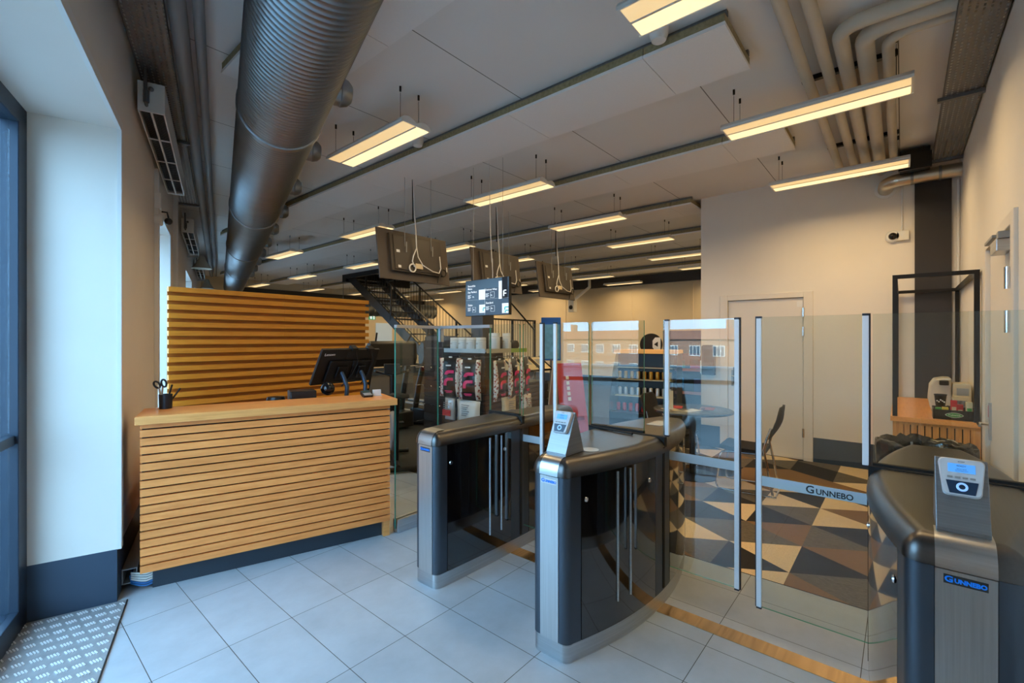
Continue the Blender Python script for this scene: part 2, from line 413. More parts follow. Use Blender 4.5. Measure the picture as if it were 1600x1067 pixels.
# entrance (door_1), windows in the skewed wall
M_doorf = mat('entrance_frame', (44,58,74), .4, .3)
d = bpy.data.objects.new('door_1', None); C.objects.link(d); d.matrix_world = XL @ Matrix.Translation((-.40,-1.175,0)); struct(d)
m = MB()
for y in (-1.175, -.06, 1.055): m.box(-.05, .03, y, y+.12, 0, DZ)
m.box(-.05, .03, -1.175, 1.175, DZ-.1, DZ); m.box(-.05, .03, -1.175, 1.175, 0, .12); m.box(-.03, .015, -1.055, 1.055, .98, 1.03)
m.build('door_frame', M_doorf, d, bevel=.004)
for a, b in ((-1.055,-.06),(.06,1.055)): box('door_pane', M_glass, d, -.012, -.004, a, b, .12, DZ-.1)
for nm, t0, t1 in (('window_1',1.95,3.25),('window_2',6.4,8.4),('window_3',9.6,11.4)):
    w = bpy.data.objects.new(nm, None); C.objects.link(w); w.matrix_world = XL @ Matrix.Translation((-.36, t0, .42)); struct(w)
    W_, Hh = t1-t0, DZ-.42
    m = MB(); m.box(-.05,.02,0,.06,0,Hh); m.box(-.05,.02,W_-.06,W_,0,Hh); m.box(-.05,.02,.06,W_-.06,0,.06); m.box(-.05,.02,.06,W_-.06,Hh-.06,Hh)
    m.build('window_frame', M_whitem, w, bevel=.004)
    box('window_pane', M_glass, w, -.03, -.022, .06, W_-.06, .06, Hh-.06)
    m = MB(); m.box(.0,.385,-.0,W_,-.0,.02); m.build('window_sill', M_whitem, w, bevel=.004)
m = MB(); m.X = XL
m.box(0,.012,1.85,1.95,.42,DZ+.08); m.box(0,.012,3.25,3.33,.42,DZ+.08); m.box(0,.012,1.95,3.25,DZ,DZ+.08)
struct(m.build('trim_4', M_whitem))
m = MB(); m.X = XL; m.box(0,.05,3.78,3.9,0,ZC); struct(m.build('trim_5', M_whitem))

# doors in the back and right walls
M_door = mat('door_paint', (222,216,206), .5)
def door(nm, X, w, h):
    """x: along the wall, y: out of the wall, origin = left bottom of the opening"""
    d = bpy.data.objects.new(nm, None); C.objects.link(d); d.matrix_world = X; struct(d)
    m = MB(); m.box(-.045,.055,-.12,.018,0,h+.02); m.box(w-.055,w+.045,-.12,.018,0,h+.02); m.box(.055,w-.055,-.12,.018,h-.05,h+.02)
    m.build('door_frame', M_door, d, bevel=.004)
    box('door_leaf', M_door, d, .06, w-.06, -.05, -.008, .008, h-.055, bevel=.003)
    return d
XB = Matrix(((0,-1,0,6.74),(1,0,0,.885),(0,0,1,0),(0,0,0,1)))
d2 = door('door_2', XB, 1.0, 2.1)
for z in (.35, 1.62, 1.86):
    m = MB(); m.tube([(.055,.022,z-.055),(.055,.022,z+.055)], .014, 12); m.build('hinge', M_chrome, d2, smooth=True)
box('door_label', M_white, d2, .07, .13, -.007, -.005, 1.93, 2.0)
m = MB(); m.box(.87,.9,-.008,.0,.88,1.1); m.m = 1; m.tube([(.885,0,1.02),(.885,.045,1.02),(.79,.05,1.02)], .009, 10); m.build('door_handle', [M_grey, M_chrome], d2, smooth=True)
XR = Matrix(((1,0,0,3.6),(0,1,0,-.465),(0,0,1,0),(0,0,0,1)))
d3 = door('door_3', XR, 1.1, 2.2)
for z in (.3, 1.62, 1.86):
    m = MB(); m.tube([(.06,.026,z-.06),(.06,.026,z+.06)], .015, 12); m.build('hinge', M_chrome, d3, smooth=True)
m = MB(); m.box(.975,1.015,-.008,.006,.82,1.08); m.m = 1; m.tube([(.995,.0,.93),(.995,.05,.93),(.98,.056,.93),(.87,.06,.93)], [.011,.011,.011,.009], 10); m.m = 2; m.box(.99,1.0,.006,.008,.98,1.06)
m.build('door_handle', [M_steel, M_chrome, M_red], d3, smooth=True)
m = MB(); m.box(.20,.43,-.008,.055,2.03,2.10); m.m = 1; m.box(.30,.62,.04,.062,2.12,2.14); m.box(.18,.24,.0,.05,2.10,2.14)
m.build('door_closer', [M_alu, M_grey], d3, bevel=.004)
M_dkpanel = mat('dark_panel_paint', (50,48,48), .35)
struct(box('trim_6', M_dkpanel, None, 6.715, 6.745, -.40, -.105, 0, 3.3))

# ------------------------------------------------------------------ ceiling: board rows, lights, ducts, pipes
names = ['row of white ceiling boards nearest the camera above the big duct',
 'first full row of white acoustic boards whose thick end shows at the top right',
 'second row of white acoustic boards whose end shows behind the long strip light',
 'third row of white acoustic boards ending at the corner of the door wall',
 'fourth row of white acoustic boards from the camera, over the hanging screens',
 'fifth row of white acoustic boards from the camera, deep in the gym',
 'last row of white acoustic boards before the far tan wall']
for n, k in enumerate(range(-1, 6)):
    x0 = 2.93+1.79*k; y0 = .81 if k < 2 else 2.25
    yend = min(16.4, (.956*x0-.01)/.292)
    t = thing('ceiling_board_row', names[n], 'ceiling board', (x0+.3, y0, 3.42), 0, 'rows of white acoustic boards under the ceiling')
    y = y0; L_ = .525 if k < 2 else .3
    while y < yend-.05:
        e = min(y+L_, yend)
        m = MB(); m.m = 0; m.box(-.3,.3,y-y0+.002,e-y0-.002,0,.022); m.m = 1; m.box(-.296,.296,y-y0+.004,e-y0-.004,.022,.075)
        m.build('board', [M_board, M_wool], t)
        y = e; L_ = 1.2
    m = MB(); m.box(-.27,-.24,0,yend-y0,.075,.11); m.box(.24,.27,0,yend-y0,.075,.11); m.build('rail', M_galv, t)

def make_light():
    t = thing('strip_light', 'x', 'ceiling light', (0,0,0), 0, 'suspended strip lights in rows')
    m = MB(); pr = [(-.14,0),(.14,0),(.142,.012),(.122,.040),(.08,.052),(.04,.042),(0,.02),(-.04,.042),(-.08,.052),(-.122,.040),(-.142,.012)]
    m.rings([[(x,-.59,z) for x,z in pr], [(x,.59,z) for x,z in pr]]); m.build('housing', M_whitem, t)
    for a, b, mm, nm in ((-.13,-.008,M_lampdim,'louvre'),(.008,.13,M_lamp,'louvre')):  # near half takes the dim glow, far half the bright one
        m = MB(); m.box(a,b,-.575,.575,-.004,-.0005); m.build(nm, mm, t)
    m = MB(); m.box(-.008,.008,-.575,.575,-.006,-.0005); m.box(-.14,-.13,-.59,.59,-.008,-.0005); m.box(.13,.14,-.59,.59,-.008,-.0005); m.build('divider', M_whitem, t)
    for x in (-.09,.09):
        for y in (-.5,.5):
            m = MB(); m.tube([(x,y,.045),(x,y,.26)], .0018, 5); m.tube([(x,y,.27),(x,y,.309)], .009, 7); m.build('suspension_wire', M_blackm, t)
    return t
LAMP = bpy.data.lights.new('lamp', 'AREA'); LAMP.shape = 'RECTANGLE'; LAMP.size = .26; LAMP.size_y = 1.14
LAMP.color = (1, .70, .35); LAMP.energy = 9.8; LAMP.spread = R(160)
L0 = make_light(); first = True
words = ['first','second','third','fourth','fifth','sixth','seventh']
for k in range(7):
    for j in range(6):
        x, y = 2.28+1.77*k, .53+3.0*j
        if k >= 3 and j == 0: continue
        if (x*.956-y*.292+.5017) < 1.3 and (k, j) != (0, 1): continue
        if (k, j) in ((3, 4), (4, 4)): continue
        lab = '%s strip light from the right in the %s lamp row from the camera' % (words[j-(k >= 3)], words[k])
        if first: t = L0; t.location = (x,y,3.22); t['label'] = lab; first = False
        else: t = dup(L0, (x,y,3.22), 0, lab)
        l = bpy.data.objects.new('lamp', LAMP); C.objects.link(l); l.parent = t; l.location = (0,0,-.012)

# big spiral duct with nozzles, runs parallel to the skewed wall
DL, DR, DZc = .87, .268, 3.145
t = tag(bpy.data.objects.new('ventilation_duct', None), 'large round spiral metal air duct along the left side of the ceiling', 'duct'); C.objects.link(t)
t.matrix_world = XL @ Matrix.Translation((DL, 0, DZc))
m = MB(); prof = []; y = -3.2
while y < 13.2:
    prof += [(DR, y), (DR, y+.030), (DR+.0035, y+.034), (DR+.0035, y+.038)]; y += .042
def lathe_y(m, prof, n, o=(0,0,0)):
    m.rings([[(o[0]+math.cos(2*PI*k/n)*r, o[1]+h, o[2]+math.sin(2*PI*k/n)*r) for k in range(n)] for r, h in prof]); return m
lathe_y(m, prof, 56); m.build('duct_tube', M_duct, t, smooth=50)
for y in (.16, 2.95, 5.75, 8.6):
    m = MB(); lathe_y(m, [(DR+.004,y-.03),(DR+.011,y-.025),(DR+.011,y+.025),(DR+.004,y+.03)], 56); m.build('joint_collar', M_duct, t, smooth=True)
for k in range(10):
    y = -.09+1.19*k; m = MB()
    m.lathe([(.094,.18),(.094,.345),(.097,.35),(.097,.362),(.085,.40),(.06,.425),(.058,.42),(.05,.38)], 28, 'x', (0, y, .125))
    m.build('nozzle', M_duct, t, smooth=30)
for k in range(5):
    y = -1.4+2.8*k; m = MB(); m.tube([(0,y,DR+.005),(0,y,ZC-DZc)], .006, 6); m.build('hanger_rod', M_galv, t)

for lat, r, z, lab in ((.295,.048,3.43,'thicker grey pipe running along the left wall under the ceiling'),(.398,.031,3.44,'thinner grey pipe beside the thick pipe at the left wall')):
    m = MB(); m.X = XL; m.tube([(lat,-3.3,z),(lat,13,z)], r, 16); tag(m.build('pipe', M_pipeg, smooth=True), lab, 'pipe')
for i, y in enumerate((1.7, 3.0, 4.6, 6.4)):
    pass
t = tag(bpy.data.objects.new('cable_tray', None), 'perforated metal cable tray high on the left wall', 'cable tray'); C.objects.link(t); t.matrix_world = XL @ Matrix.Translation((.025,-3.4,3.385))
def tray(t, w, L_):
    m = MB(); m.quad((0,0,0),(w,0,0),(w,L_,0),(0,L_,0)); m.build('tray_base', M_perf, t)
    for x in (0, w-.003): box('tray_side', M_galv, t, x, x+.003, 0, L_, 0, .032)
tray(t, .215, 7.65)
for y in (5.2, 7.6): box('bracket', M_galv, t, -.02, .24, y, y+.04, -.03, -.003)
t = tag(bpy.data.objects.new('cable_tray', None), 'perforated metal cable tray along the top of the right wall', 'cable tray'); C.objects.link(t)
t.matrix_world = Matrix(((0,1,0,-.5),(-1,0,0,-.235),(0,0,1,3.36),(0,0,0,1))); tray(t, .222, 6.9)
for y in (5.26, 6.86): box('bracket', M_galv, t, -.03, .228, y, y+.04, -.03, -.003)

# wall heaters
def heater(y0, L_, lab):
    t = tag(bpy.data.objects.new('wall_heater', None), lab, 'heater', 'white heater units on the left wall'); C.objects.link(t); t.matrix_world = XL @ Matrix.Translation((.03, y0, 3.09))
    m = MB(); m.box(0,.15,0,.02,0,.2); m.box(0,.15,L_-.02,L_,0,.2); m.box(0,.008,.02,L_-.02,.0,.2); m.box(.142,.15,.02,L_-.02,0,.2); m.box(0,.15,.02,L_-.02,.19,.2)
    m.build('casing', M_whitem, t, bevel=.003)
    m = MB(); m.box(.008,.142,.02,L_-.02,.035,.04)
    for x in (.02,.03,.04,.05,.06,.085,.095,.105,.115,.125): m.box(x,x+.002,.02,L_-.02,.012,.035)
    m.build('fins', mat('heater_fins', (70,80,90), .5, .5), t)
    m = MB(); m.box(.068,.08,0,L_,-.004,.006)
    for q in range(5): m.box(0,.15,q*(L_-.012)/4,q*(L_-.012)/4+.012,-.004,.004)
    m.box(0,.008,0,L_,-.004,.0); m.box(.142,.15,0,L_,-.004,0); m.build('grille', M_whitem, t)
    m = MB(); m.tube([(.045,-.015,.28),(.045,-.015,.06),(.05,.01,.03)], .011, 8); m.tube([(.05,-.02,.13),(.05,-.02,.05)], .018, 8); m.ball((.075,-.012,.15), .016, 8)
    m.build('valve_pipe', M_galv, t, smooth=True)
heater(.52, 2.15, 'white heater box with grille nearest the camera on the left wall')
heater(4.75, 2.15, 'second white heater on the left wall past the end of the cable tray')
heater(8.9, 2.15, 'farthest white heater on the left wall beyond the horn speaker')
# white cable duct with sounder and dome beside the window
t = tag(bpy.data.objects.new('wall_conduit', None), 'white vertical cable duct with siren on the left wall beside the window', 'cable duct'); C.objects.link(t); t.matrix_world = XL @ Matrix.Translation((0,1.78,0))
m = MB(); m.box(0,.035,0,.07,1.1,3.08); m.build('cable_duct', M_whitem, t, bevel=.003)
box('switch_box', M_white, t, 0, .05, -.01, .08, 2.72, 2.86, bevel=.006)
m = MB(); m.lathe([(.055,0),(.055,.05),(.045,.06)], 20, 'x', (0,.035,2.62)); m.build('siren', M_white, t, smooth=True)
m = MB(); m.ball((.10,.06,2.62), .032, 8); m.tube([(.05,.05,2.7),(.09,.06,2.7),(.10,.06,2.65)], .008, 6); m.build('dome', M_black, t, smooth=True)
for y, lab in ((6.95,'beige horn speaker mounted high on the left wall'),(11.0,'smaller looking horn speaker deeper along the left wall')):
    t = tag(bpy.data.objects.new('horn_speaker', None), lab, 'speaker', 'horn speakers on the left wall'); C.objects.link(t); t.matrix_world = XL @ Matrix.Translation((.22,y,2.95))
    m = MB(); m.lathe([(.04,.14),(.06,.10),(.07,.05),(.13,-.05),(.17,-.10),(.16,-.10),(.05,.0)], 24, 'z'); m.build('horn', mat('horn_beige', (170,160,140), .6), t, smooth=True)
    m = MB(); m.tube([(0,0,.1),(-.1,0,.12),(-.22,0,.1)], .012, 6); m.build('bracket', M_grey, t)

# pipes under the ceiling on the right
for y, lab in ((.535,'leftmost of the five white lagged pipes under the right-hand ceiling'),(.405,'second from left of the white lagged pipes under the right-hand ceiling')):
    m = MB(); m.tube([(-.2,y,3.45),(6.74,y,3.45)], .037, 16); tag(m.build('lagged_pipe', M_pipe, smooth=True), lab, 'pipe', 'white lagged pipes')
for y, x, r, lab in ((.30,3.47,.045,'third white lagged pipe, first of those bending to the right wall'),(.185,3.62,.052,'thickest lagged pipe, second of those bending to the right wall'),(.07,3.76,.034,'rightmost lagged pipe bending to the right wall nearest the tray')):
    m = MB(); pts = [(6.74,y,3.45),(x+.12,y,3.45)]
    for q in range(1,6): a = q/6*PI/2; pts.append((x+.12-.12*math.sin(a), y-.12+.12*math.cos(a), 3.45))
    pts += [(x,y-.12,3.45),(x,-.464,3.45)]
    m.tube(pts, r, 18); tag(m.build('lagged_pipe', M_pipe, smooth=True), lab, 'pipe', 'white lagged pipes')
for x, lab in ((4.15,'black support rail across the lagged pipes above the nearer long strip light'),(5.75,'black support rail across the lagged pipes near the back wall')):
    t = thing('pipe_rail', lab, 'support rail', (x,.3,3.497)); m = MB(); m.box(-.02,.02,-.275,.29,0,.028); m.box(-.025,.025,-.275,.29,.028,.033); m.build('channel', M_blackm, t)
m = MB(); pts = [(6.5,-.464,3.25),(6.5,.02,3.25)]
for q in range(1,8): a = q/8*PI/2; pts.append((6.5+.12-.12*math.cos(a), .02+.12*math.sin(a), 3.25-.02*q/8))
pts.append((6.738,.145,3.225))
t = thing('round_duct', 'small round metal duct with elbow entering the back wall', 'duct', (0,0,0))
M_ductl = brushed('light_duct', (206,198,182), .34, (6,6,6), .08)
m.tube(pts, .07, 24); m.build('duct_tube', M_ductl, t, smooth=50)
for y in (-.3,-.08): 
    m = MB(); lathe_y(m, [(.071,y-.012),(.075,y-.01),(.075,y+.01),(.071,y+.012)], 24, (6.5,0,3.25)); m.build('joint_collar', M_duct, t, smooth=True)
m = MB(); m.lathe([(.1,0),(.1,-.012),(.075,-.016)], 24, 'x', (6.739,.145,3.225)); m.build('wall_collar', M_whitem, t, smooth=True)
t = thing('air_grille', 'black box below the ceiling at the far end of the right tray', 'grille', (6.3,-.1,3.3)); m = MB(); m.box(-.02,.02,-.13,.13,-.02,.14); m.build('grille_face', M_black, t); m = MB(); m.box(.02,.3,-.12,.12,-.01,.2); m.build('grille_box', M_blackm, t)
m = MB(); m.tube([(6.70,-.45,0.9),(6.70,-.45,3.2)], .011, 8); 
for z in (1.2,1.6,2.0,2.4,2.8): m.box(6.69,6.74,-.46,-.435,z,z+.02)
tag(m.build('wall_conduit', M_whitem, smooth=True), 'thin white conduit in the corner beside the dark panel', 'conduit')
t = thing('dome_camera', 'white dome security camera with junction box on the back wall', 'camera', (6.74,.08,2.68))
m = MB(); m.lathe([(.068,0),(.068,-.03),(.055,-.045)], 24, 'x'); m.build('housing', M_white, t, smooth=True)
m = MB(); m.ball((-.045,0,0), .04, 8); m.build('lens_dome', mat('dark_dome', (14,14,16), .08), t, smooth=True)
box('junction_box', M_white, t, -.045, 0, -.14, -.03, -.055, .05, bevel=.006)
m = MB(); m.tube([(-.012,-.08,.05),(-.012,-.08,.55)], .008, 8); m.build('conduit', M_white, t, smooth=True)
for x, y, lab in ((2.85,1.19,'round white smoke detector beside the near strip light'),(2.85,3.66,'round white smoke detector by the second strip light and board row')):
    m = MB(); m.lathe([(.06,0),(.06,-.05),(.045,-.09),(.0,-.095)][::-1], 20, 'z', (x,y,ZC)); tag(m.build('smoke_detector', M_white, smooth=True), lab, 'smoke detector')

# ------------------------------------------------------------------ reception counter
RZ = R(-17)
t = thing('reception_counter', 'oak slatted reception counter with dark plinth at the left', 'counter', (.64,3.466,0), RZ)
XC = Matrix.Translation((.64,3.466,0)) @ Matrix.Rotation(RZ, 4, 'Z')
CW = 1.515
m = MB()
for i in range(17): m.box(0, CW, 0, .02, .120+i*.051, .120+i*.051+.0412)
m.box(0, CW, 0, .02, .120+17*.051, 1.015); m.build('slat_front', M_wood, t)
m = MB(); m.box(.004, CW-.004, .05, .36, .13, 1.012); m.build('carcass', mat('counter_black', (20,20,22), .6), t)
box('plinth', M_navy, t, .055, CW-.05, .05, .34, 0, .13)
box('foot_block', M_woodtop, t, CW-.048, CW, .012, .06, 0, .12)
box('counter_top', M_woodtop, t, -.02, CW+.045, -.045, .36, 1.015, 1.065, bevel=.003)
box('work_surface', M_woodtop, t, .05, CW, .36, 1.0, .72, .75)
box('side_panel', M_woodtop, t, .05, .08, .36, 1.0, 0, .72); box('side_panel', M_woodtop, t, CW-.03, CW, .36, 1.0, 0, .72)
# cables at the left foot of the counter
t = tag(bpy.data.objects.new('cable_trunking', None), 'grey cable trunking on the left wall at floor level behind the counter', 'cable duct'); C.objects.link(t); t.matrix_world = XL @ Matrix.Translation((.003,.12,.0))
m = MB(); m.box(.0,.006,0,1.3,.04,.13); m.box(.006,.075,0,1.3,.124,.13); m.box(.069,.075,0,1.3,.05,.124); m.box(.006,.04,0,1.3,.04,.046); m.build('trunking_body', M_grey, t)
t2 = tag(bpy.data.objects.new('cable_bundle', None), 'bundle of blue and white cables from the trunking under the counter', 'cable'); C.objects.link(t2); t2.matrix_world = XL @ Matrix.Translation((.03,.10,0))
for q in range(6):
    m = MB(); z = .025+.013*q
    pts = [(.01+.004*q,.14,.08),(.012+.004*q,.04,.075-.004*q)]
    for w in range(0,7): a = w/6; pts.append((.02+.15*a, .02-.045*math.sin(a*PI)*(1-.08*q), z+.012*abs(2*a-1)))
    pts.append((.24,.05,z+.012))
    m.tube(pts, .0055, 7); m.build('cable', mat('blue_cable', (50,110,170), .5) if q < 2 else M_cable, t2, smooth=True)

def onc(x, y, z=1.065): return XC @ Vector((x,y,z))
# pen pot with scissors
t = thing('pen_pot', 'black wire pen pot on the left end of the counter', 'pen pot', onc(.10,.29), RZ)
m = MB(); m.lathe([(.036,0),(.038,.095),(.036,.095),(.034,.004)], 16, 'z'); m.build('pot', mat('mesh_metal', (46,50,58), .35, .6), t, smooth=True)
def loop(m, c, rx, rz, r, tilt):
    pts = []
    for q in range(15): a = q/14*2*PI; x = math.cos(a)*rx; z = math.sin(a)*rz; pts.append((c[0]+x*math.cos(tilt)-z*math.sin(tilt), c[1], c[2]+x*math.sin(tilt)+z*math.cos(tilt)))
    m.tube(pts, r, 7)
t = thing('scissors', 'black handled scissors standing in the pen pot', 'scissors', onc(.085,.28,1.075), RZ)
m = MB(); m.tube([(-.02,0,.14),(.0,0,.005)], .006, 6); m.tube([(.0,.004,.14),(-.01,.004,.005)], .006, 6); m.build('blades', M_steel, t)
m = MB(); loop(m, (-.030,0,.150), .014, .024, .006, .5); loop(m, (.006,.004,.158), .013, .025, .006, .2); m.build('handles', M_black, t, smooth=True)
for dx, ln, tl, lab in ((.012,.15,.25,'dark pen leaning right in the pen pot'),(.02,.14,.55,'reddish tipped pen leaning farthest right in the pen pot')):
    t = thing('pen', lab, 'pen', onc(.10+dx,.30,1.075), RZ); m = MB(); m.tube([(-.015,0,0),(-.015+math.sin(tl)*ln,0,math.cos(tl)*ln)], .0055, 8); m.build('barrel', M_black, t, smooth=True)
# label printer / box, camera ball, terminal, card stand
t = thing('receipt_printer', 'black box shaped receipt printer behind the counter top', 'printer', onc(.95,.45,.75), RZ)
m = MB(); m.box(-.09,.10,-.06,.12,0,.368); m.build('case', M_black, t, bevel=.008)
m = MB(); m.box(-.07,.08,-.064,-.06,.30,.31); m.m = 1; m.box(-.08,-.06,-.065,-.06,.05,.09); m.build('paper_slot', [M_grey, M_steel], t)
t = thing('barcode_scanner', 'dark lump of a cable holder behind the counter edge', 'scanner', onc(.77,.50,.75), RZ)
m = MB(); m.lathe([(.04,0),(.05,.2),(.07,.29),(.06,.325),(.01,.33)], 16, 'z'); m.build('holder', M_black, t, smooth=True)
t = thing('desk_speaker', 'round black ball speaker under the left monitor', 'speaker', onc(1.145,.46,.75), RZ)
m = MB(); m.lathe([(.05,0),(.05,.02),(.02,.03),(.02,.3)], 16, 'z'); m.build('stand', M_black, t, smooth=True)
m = MB(); m.ball((0,0,.37), .055, 9); m.build('ball', mat('gloss_black', (14,18,24), .12), t, smooth=True)
t = thing('card_terminal', 'small black payment terminal at the right end of the counter', 'card terminal', onc(1.39,.20), RZ)
m = MB(); X = Matrix.Rotation(R(14), 4, 'X'); m.X = X; m.box(-.035,.035,-.05,.07,.0,.028); m.m = 1; m.box(-.028,.028,.015,.06,.028,.031); m.m = 2; m.box(-.03,.03,-.045,.008,.028,.030)
m.build('body', [M_black, mat('lcd', (70,90,90), .2), M_grey], t, bevel=.003)
t = thing('card_stand', 'small white card block beside the payment terminal', 'card stand', onc(1.475,.22), RZ)
m = MB(); m.box(-.032,.032,-.01,.01,0,.05); m.m = 1; m.box(-.04,.04,-.02,.02,0,.004); m.build('card', [M_white, M_milky], t)
# monitors seen from behind (screens face the desk side, tilted back)
def monitor(loc, rz, tilt, w, h, lab, brand, zc):
    t = thing('monitor', lab, 'monitor', loc, rz)
    B = Matrix.Translation((0,0,zc)) @ Matrix.Rotation(tilt, 4, 'X')
    m = MB(); m.X = B; m.box(-w/2,w/2,-.012,.014,-h/2,h/2); m.build('screen_panel', M_black, t, bevel=.004)
    m = MB(); m.X = B; m.box(-w*.28,w*.30,-.035,-.012,-h*.42,h*.2); m.box(-w*.1,w*.12,-.055,-.035,-h*.3,h*.06); m.build('rear_housing', M_blackm, t, bevel=.008)
    m = MB(); m.tube([B @ Vector((0,-.05,-h*.1)), B @ Vector((0,-.10,-h*.16)), (0,-.10,zc-h*.5), (.0,-.07,.01)], .018, 10); m.lathe([(.09,0),(.09,.012)], 20, 'z', (0,-.05,0)); m.build('stand', mat('steel_blue_arm', (60,74,92), .35, .6), t, smooth=True)
    m = MB(); m.X = B; m.box(-.005+w*.12,.05+w*.12,-.03,.03,h/2-.01,h/2+.018); m.tube([(w*.18,-.03,h/2),(w*.3,-.05,h*.2),(w*.26,-.05,-h*.2),(w*.1,-.06,-h*.5)], .005, 6); m.build('webcam', M_black, t)
    if brand: text('brand_lettering', brand, .034, M_whitetext, t, B @ frame((-w*.32,-.0128,h*.36), (1,0,0), (0,0,1)))
    return t
monitor(onc(1.28,.66,.75), R(8), R(30), .46, .35, 'black computer monitor with white lettering on its back at the counter', 'Lenovo', .54)
monitor(onc(1.46,.72,.75), R(2), R(28), .32, .33, 'second black monitor at the right end of the counter', None, .54)

# slatted oak screen behind the counter
t = thing('slat_screen', 'tall oak screen of horizontal battens behind the counter', 'screen', (1.31,5.86,0))
for q in range(2):
    x0, x1 = q*1.18, q*1.18+1.18
    m = MB(); z = .02
    n = int(2.05/.0928)
    for i in range(n+1):
        zt = 2.075-i*.0928
        if zt-.052 < 0: break
        m.box(x0+.001, x1-.001, -.035, .012, zt-.052, zt)
    m.build('slat_panel', M_wooddeep, t)
    m = MB(); m.box(x0,x1-(.03 if q else 0),.012,.03,0,2.07); m.build('backing_board', M_woodback, t)
for x in (.05, 1.16, 2.28): box('upright', M_blackm, t, x, x+.04, .03, .08, 0, 2.05)

# ------------------------------------------------------------------ turnstile cabinets
LEN = 1.54
def outline(L_, hwp0, hwm0, d=0, n=22):
    """closed plan outline, x 0..L, +y side half width hwp(x), -y side hwm(x); returns points (CCW)"""
    r = max(.042-d, .004); hwp = lambda x: hwp0(x)-d; hwm = lambda x: hwm0(x)-d
    def side(fn, sg):
        pts = []; a0, a1 = d, L_-d
        for q in range(6):                      # front corner
            a = PI - q/5*PI/2
            pts.append((a0 + r + r*math.cos(a), fn(a0+r)-r + r*math.sin(a)))
        for q in range(1, n): x = a0 + r + (a1-a0-2*r)*q/n; pts.append((x, fn(x)))
        for q in range(6):
            a = PI/2 - q/5*PI/2
            pts.append((a1-r + r*math.cos(a), fn(a1-r)-r + r*math.sin(a)))
        return [(x, sg*y) for x, y in pts]
    top = side(hwp, 1); bot = side(hwm, -1)
    return bot + top[::-1]
ZT = .955
def turnstile(name_lab, loc, hwp, hwm, fw, logo=True, plate=None, strips=()):
    t = thing('turnstile_cabinet', name_lab, 'turnstile', loc)
    O = outline(LEN, hwp, hwm); inset = lambda _o, d: outline(LEN, hwp, hwm, d)
    # plinth
    m = MB(); m.prism(inset(O, .002), .0, .085); m.build('kick_plate', M_steel, t, smooth=25)
    # core
    m = MB(); m.prism(inset(O, .012), .085, ZT-.08); m.build('core', M_black, t, smooth=25)
    # top cap with rounded rim
    m = MB(); rr = []; r = .062
    for q in range(9):
        a = q/8*PI/2; rr.append([(x,y,ZT-.075+.013*0+(.075)*math.sin(a)) for x,y in inset(O, -.006 + r*(1-math.cos(a)))])
    m.rings([[(x,y,ZT-.083) for x,y in inset(O,-.006)]] + rr)
    m.build('top_cap', M_cap, t, smooth=60)
    # stainless front strip on the cap
    m = MB(); w = fw/2-.002
    pr = [(-.009, ZT-.083)] + [(-.0085 + r*(1-math.cos(q/8*PI/2)), ZT-.075+.0775*math.sin(q/8*PI/2)) for q in range(9)] + [(.10, ZT+.0025)]
    m.rings([[(x,-w,z) for x,z in pr], [(x,w,z) for x,z in pr]], close=False, caps=False); m.build('cap_front', M_steel, t, smooth=50)
    # front panel, columns
    box('front_panel', M_steelv, t, -.003, .01, -fw/2+.002, fw/2-.002, .088, ZT-.088)
    box('rear_panel', M_steelv, t, LEN-.01, LEN+.003, -fw/2+.002, fw/2-.002, .088, ZT-.088)
    for sg, fn in ((1,hwp),(-1,hwm)):
        for a0, a1, rev in ((0,.085,False),(LEN-.085,LEN,True)):
            seg = [p for p in O if (p[1]*sg > fw/2-.004) and a0-.001 <= p[0] <= a1]
            seg.sort(key=lambda p: p[0])
            ye = fn(a1 if not rev else a0); 
            if not rev: seg = [(0.0, sg*fw/2)] + seg + [(a1, sg*ye)]
            else: seg = [(a0, sg*ye)] + seg + [(LEN, sg*fw/2)]
            m = MB()
            inn = [(min(max(x, .02), LEN-.02), y-sg*.02) for x, y in seg]
            poly = seg + inn[::-1]
            m.prism(poly, .087, ZT-.086); m.build('corner_column', M_col, t, smooth=40)
        # smoked side panels and centre post
        def skin(nm, xa, xb, mt, z0, z1, th=.0, nn=14):
            m = MB(); f, g = [], []
            for q in range(nn+1):
                x = xa+(xb-xa)*q/nn; f.append((x, sg*(fn(x)+th))); g.append((x, sg*(fn(x)-.011)))
            m.prism(f+g[::-1], z0, z1); return m.build(nm, mt, t, smooth=25)
        skin('side_panel', .089, .668, M_smoke, .088, ZT-.088); skin('side_panel', .875, LEN-.089, M_smoke, .088, ZT-.088)
        skin('centre_post', .672, .868, M_col, .088, ZT-.086, .0)
        m = MB(); x = .775; m.box(x-.012,x+.012,sg*(fn(x)-.02) if sg > 0 else sg*(fn(x)+.004),sg*(fn(x)+.004) if sg > 0 else sg*(fn(x)-.02),.10,ZT-.05); m.build('seal_strip', M_rubber, t)
        for xs in (strips if sg < 0 else ()):  # thin aluminium strips standing on the smoked side panel
            m = MB(); m.tube([(xs,sg*(fn(xs)+.002),.20),(xs,sg*(fn(xs)+.002),ZT-.10)], .006, 8); m.build('side_strip', M_alu, t, smooth=True)
        for xs, zz in ((.115,ZT-.20),(.60,ZT-.20)):
            m = MB(); y = sg*fn(xs); m.rings([[(xs+.013*math.cos(2*PI*k/14), y, zz+.013*math.sin(2*PI*k/14)) for k in range(14)], [(xs+.011*math.cos(2*PI*k/14), y+sg*.005, zz+.011*math.sin(2*PI*k/14)) for k in range(14)]]); m.build('lock', M_chrome, t, smooth=30)
    # black seam over the top at the glass line
    m = MB(); x = .80; m.box(x-.016,x+.016,-hwm(x)-.003,hwp(x)+.003,ZT-.07,ZT+.004); m.build('seam', M_rubber, t)
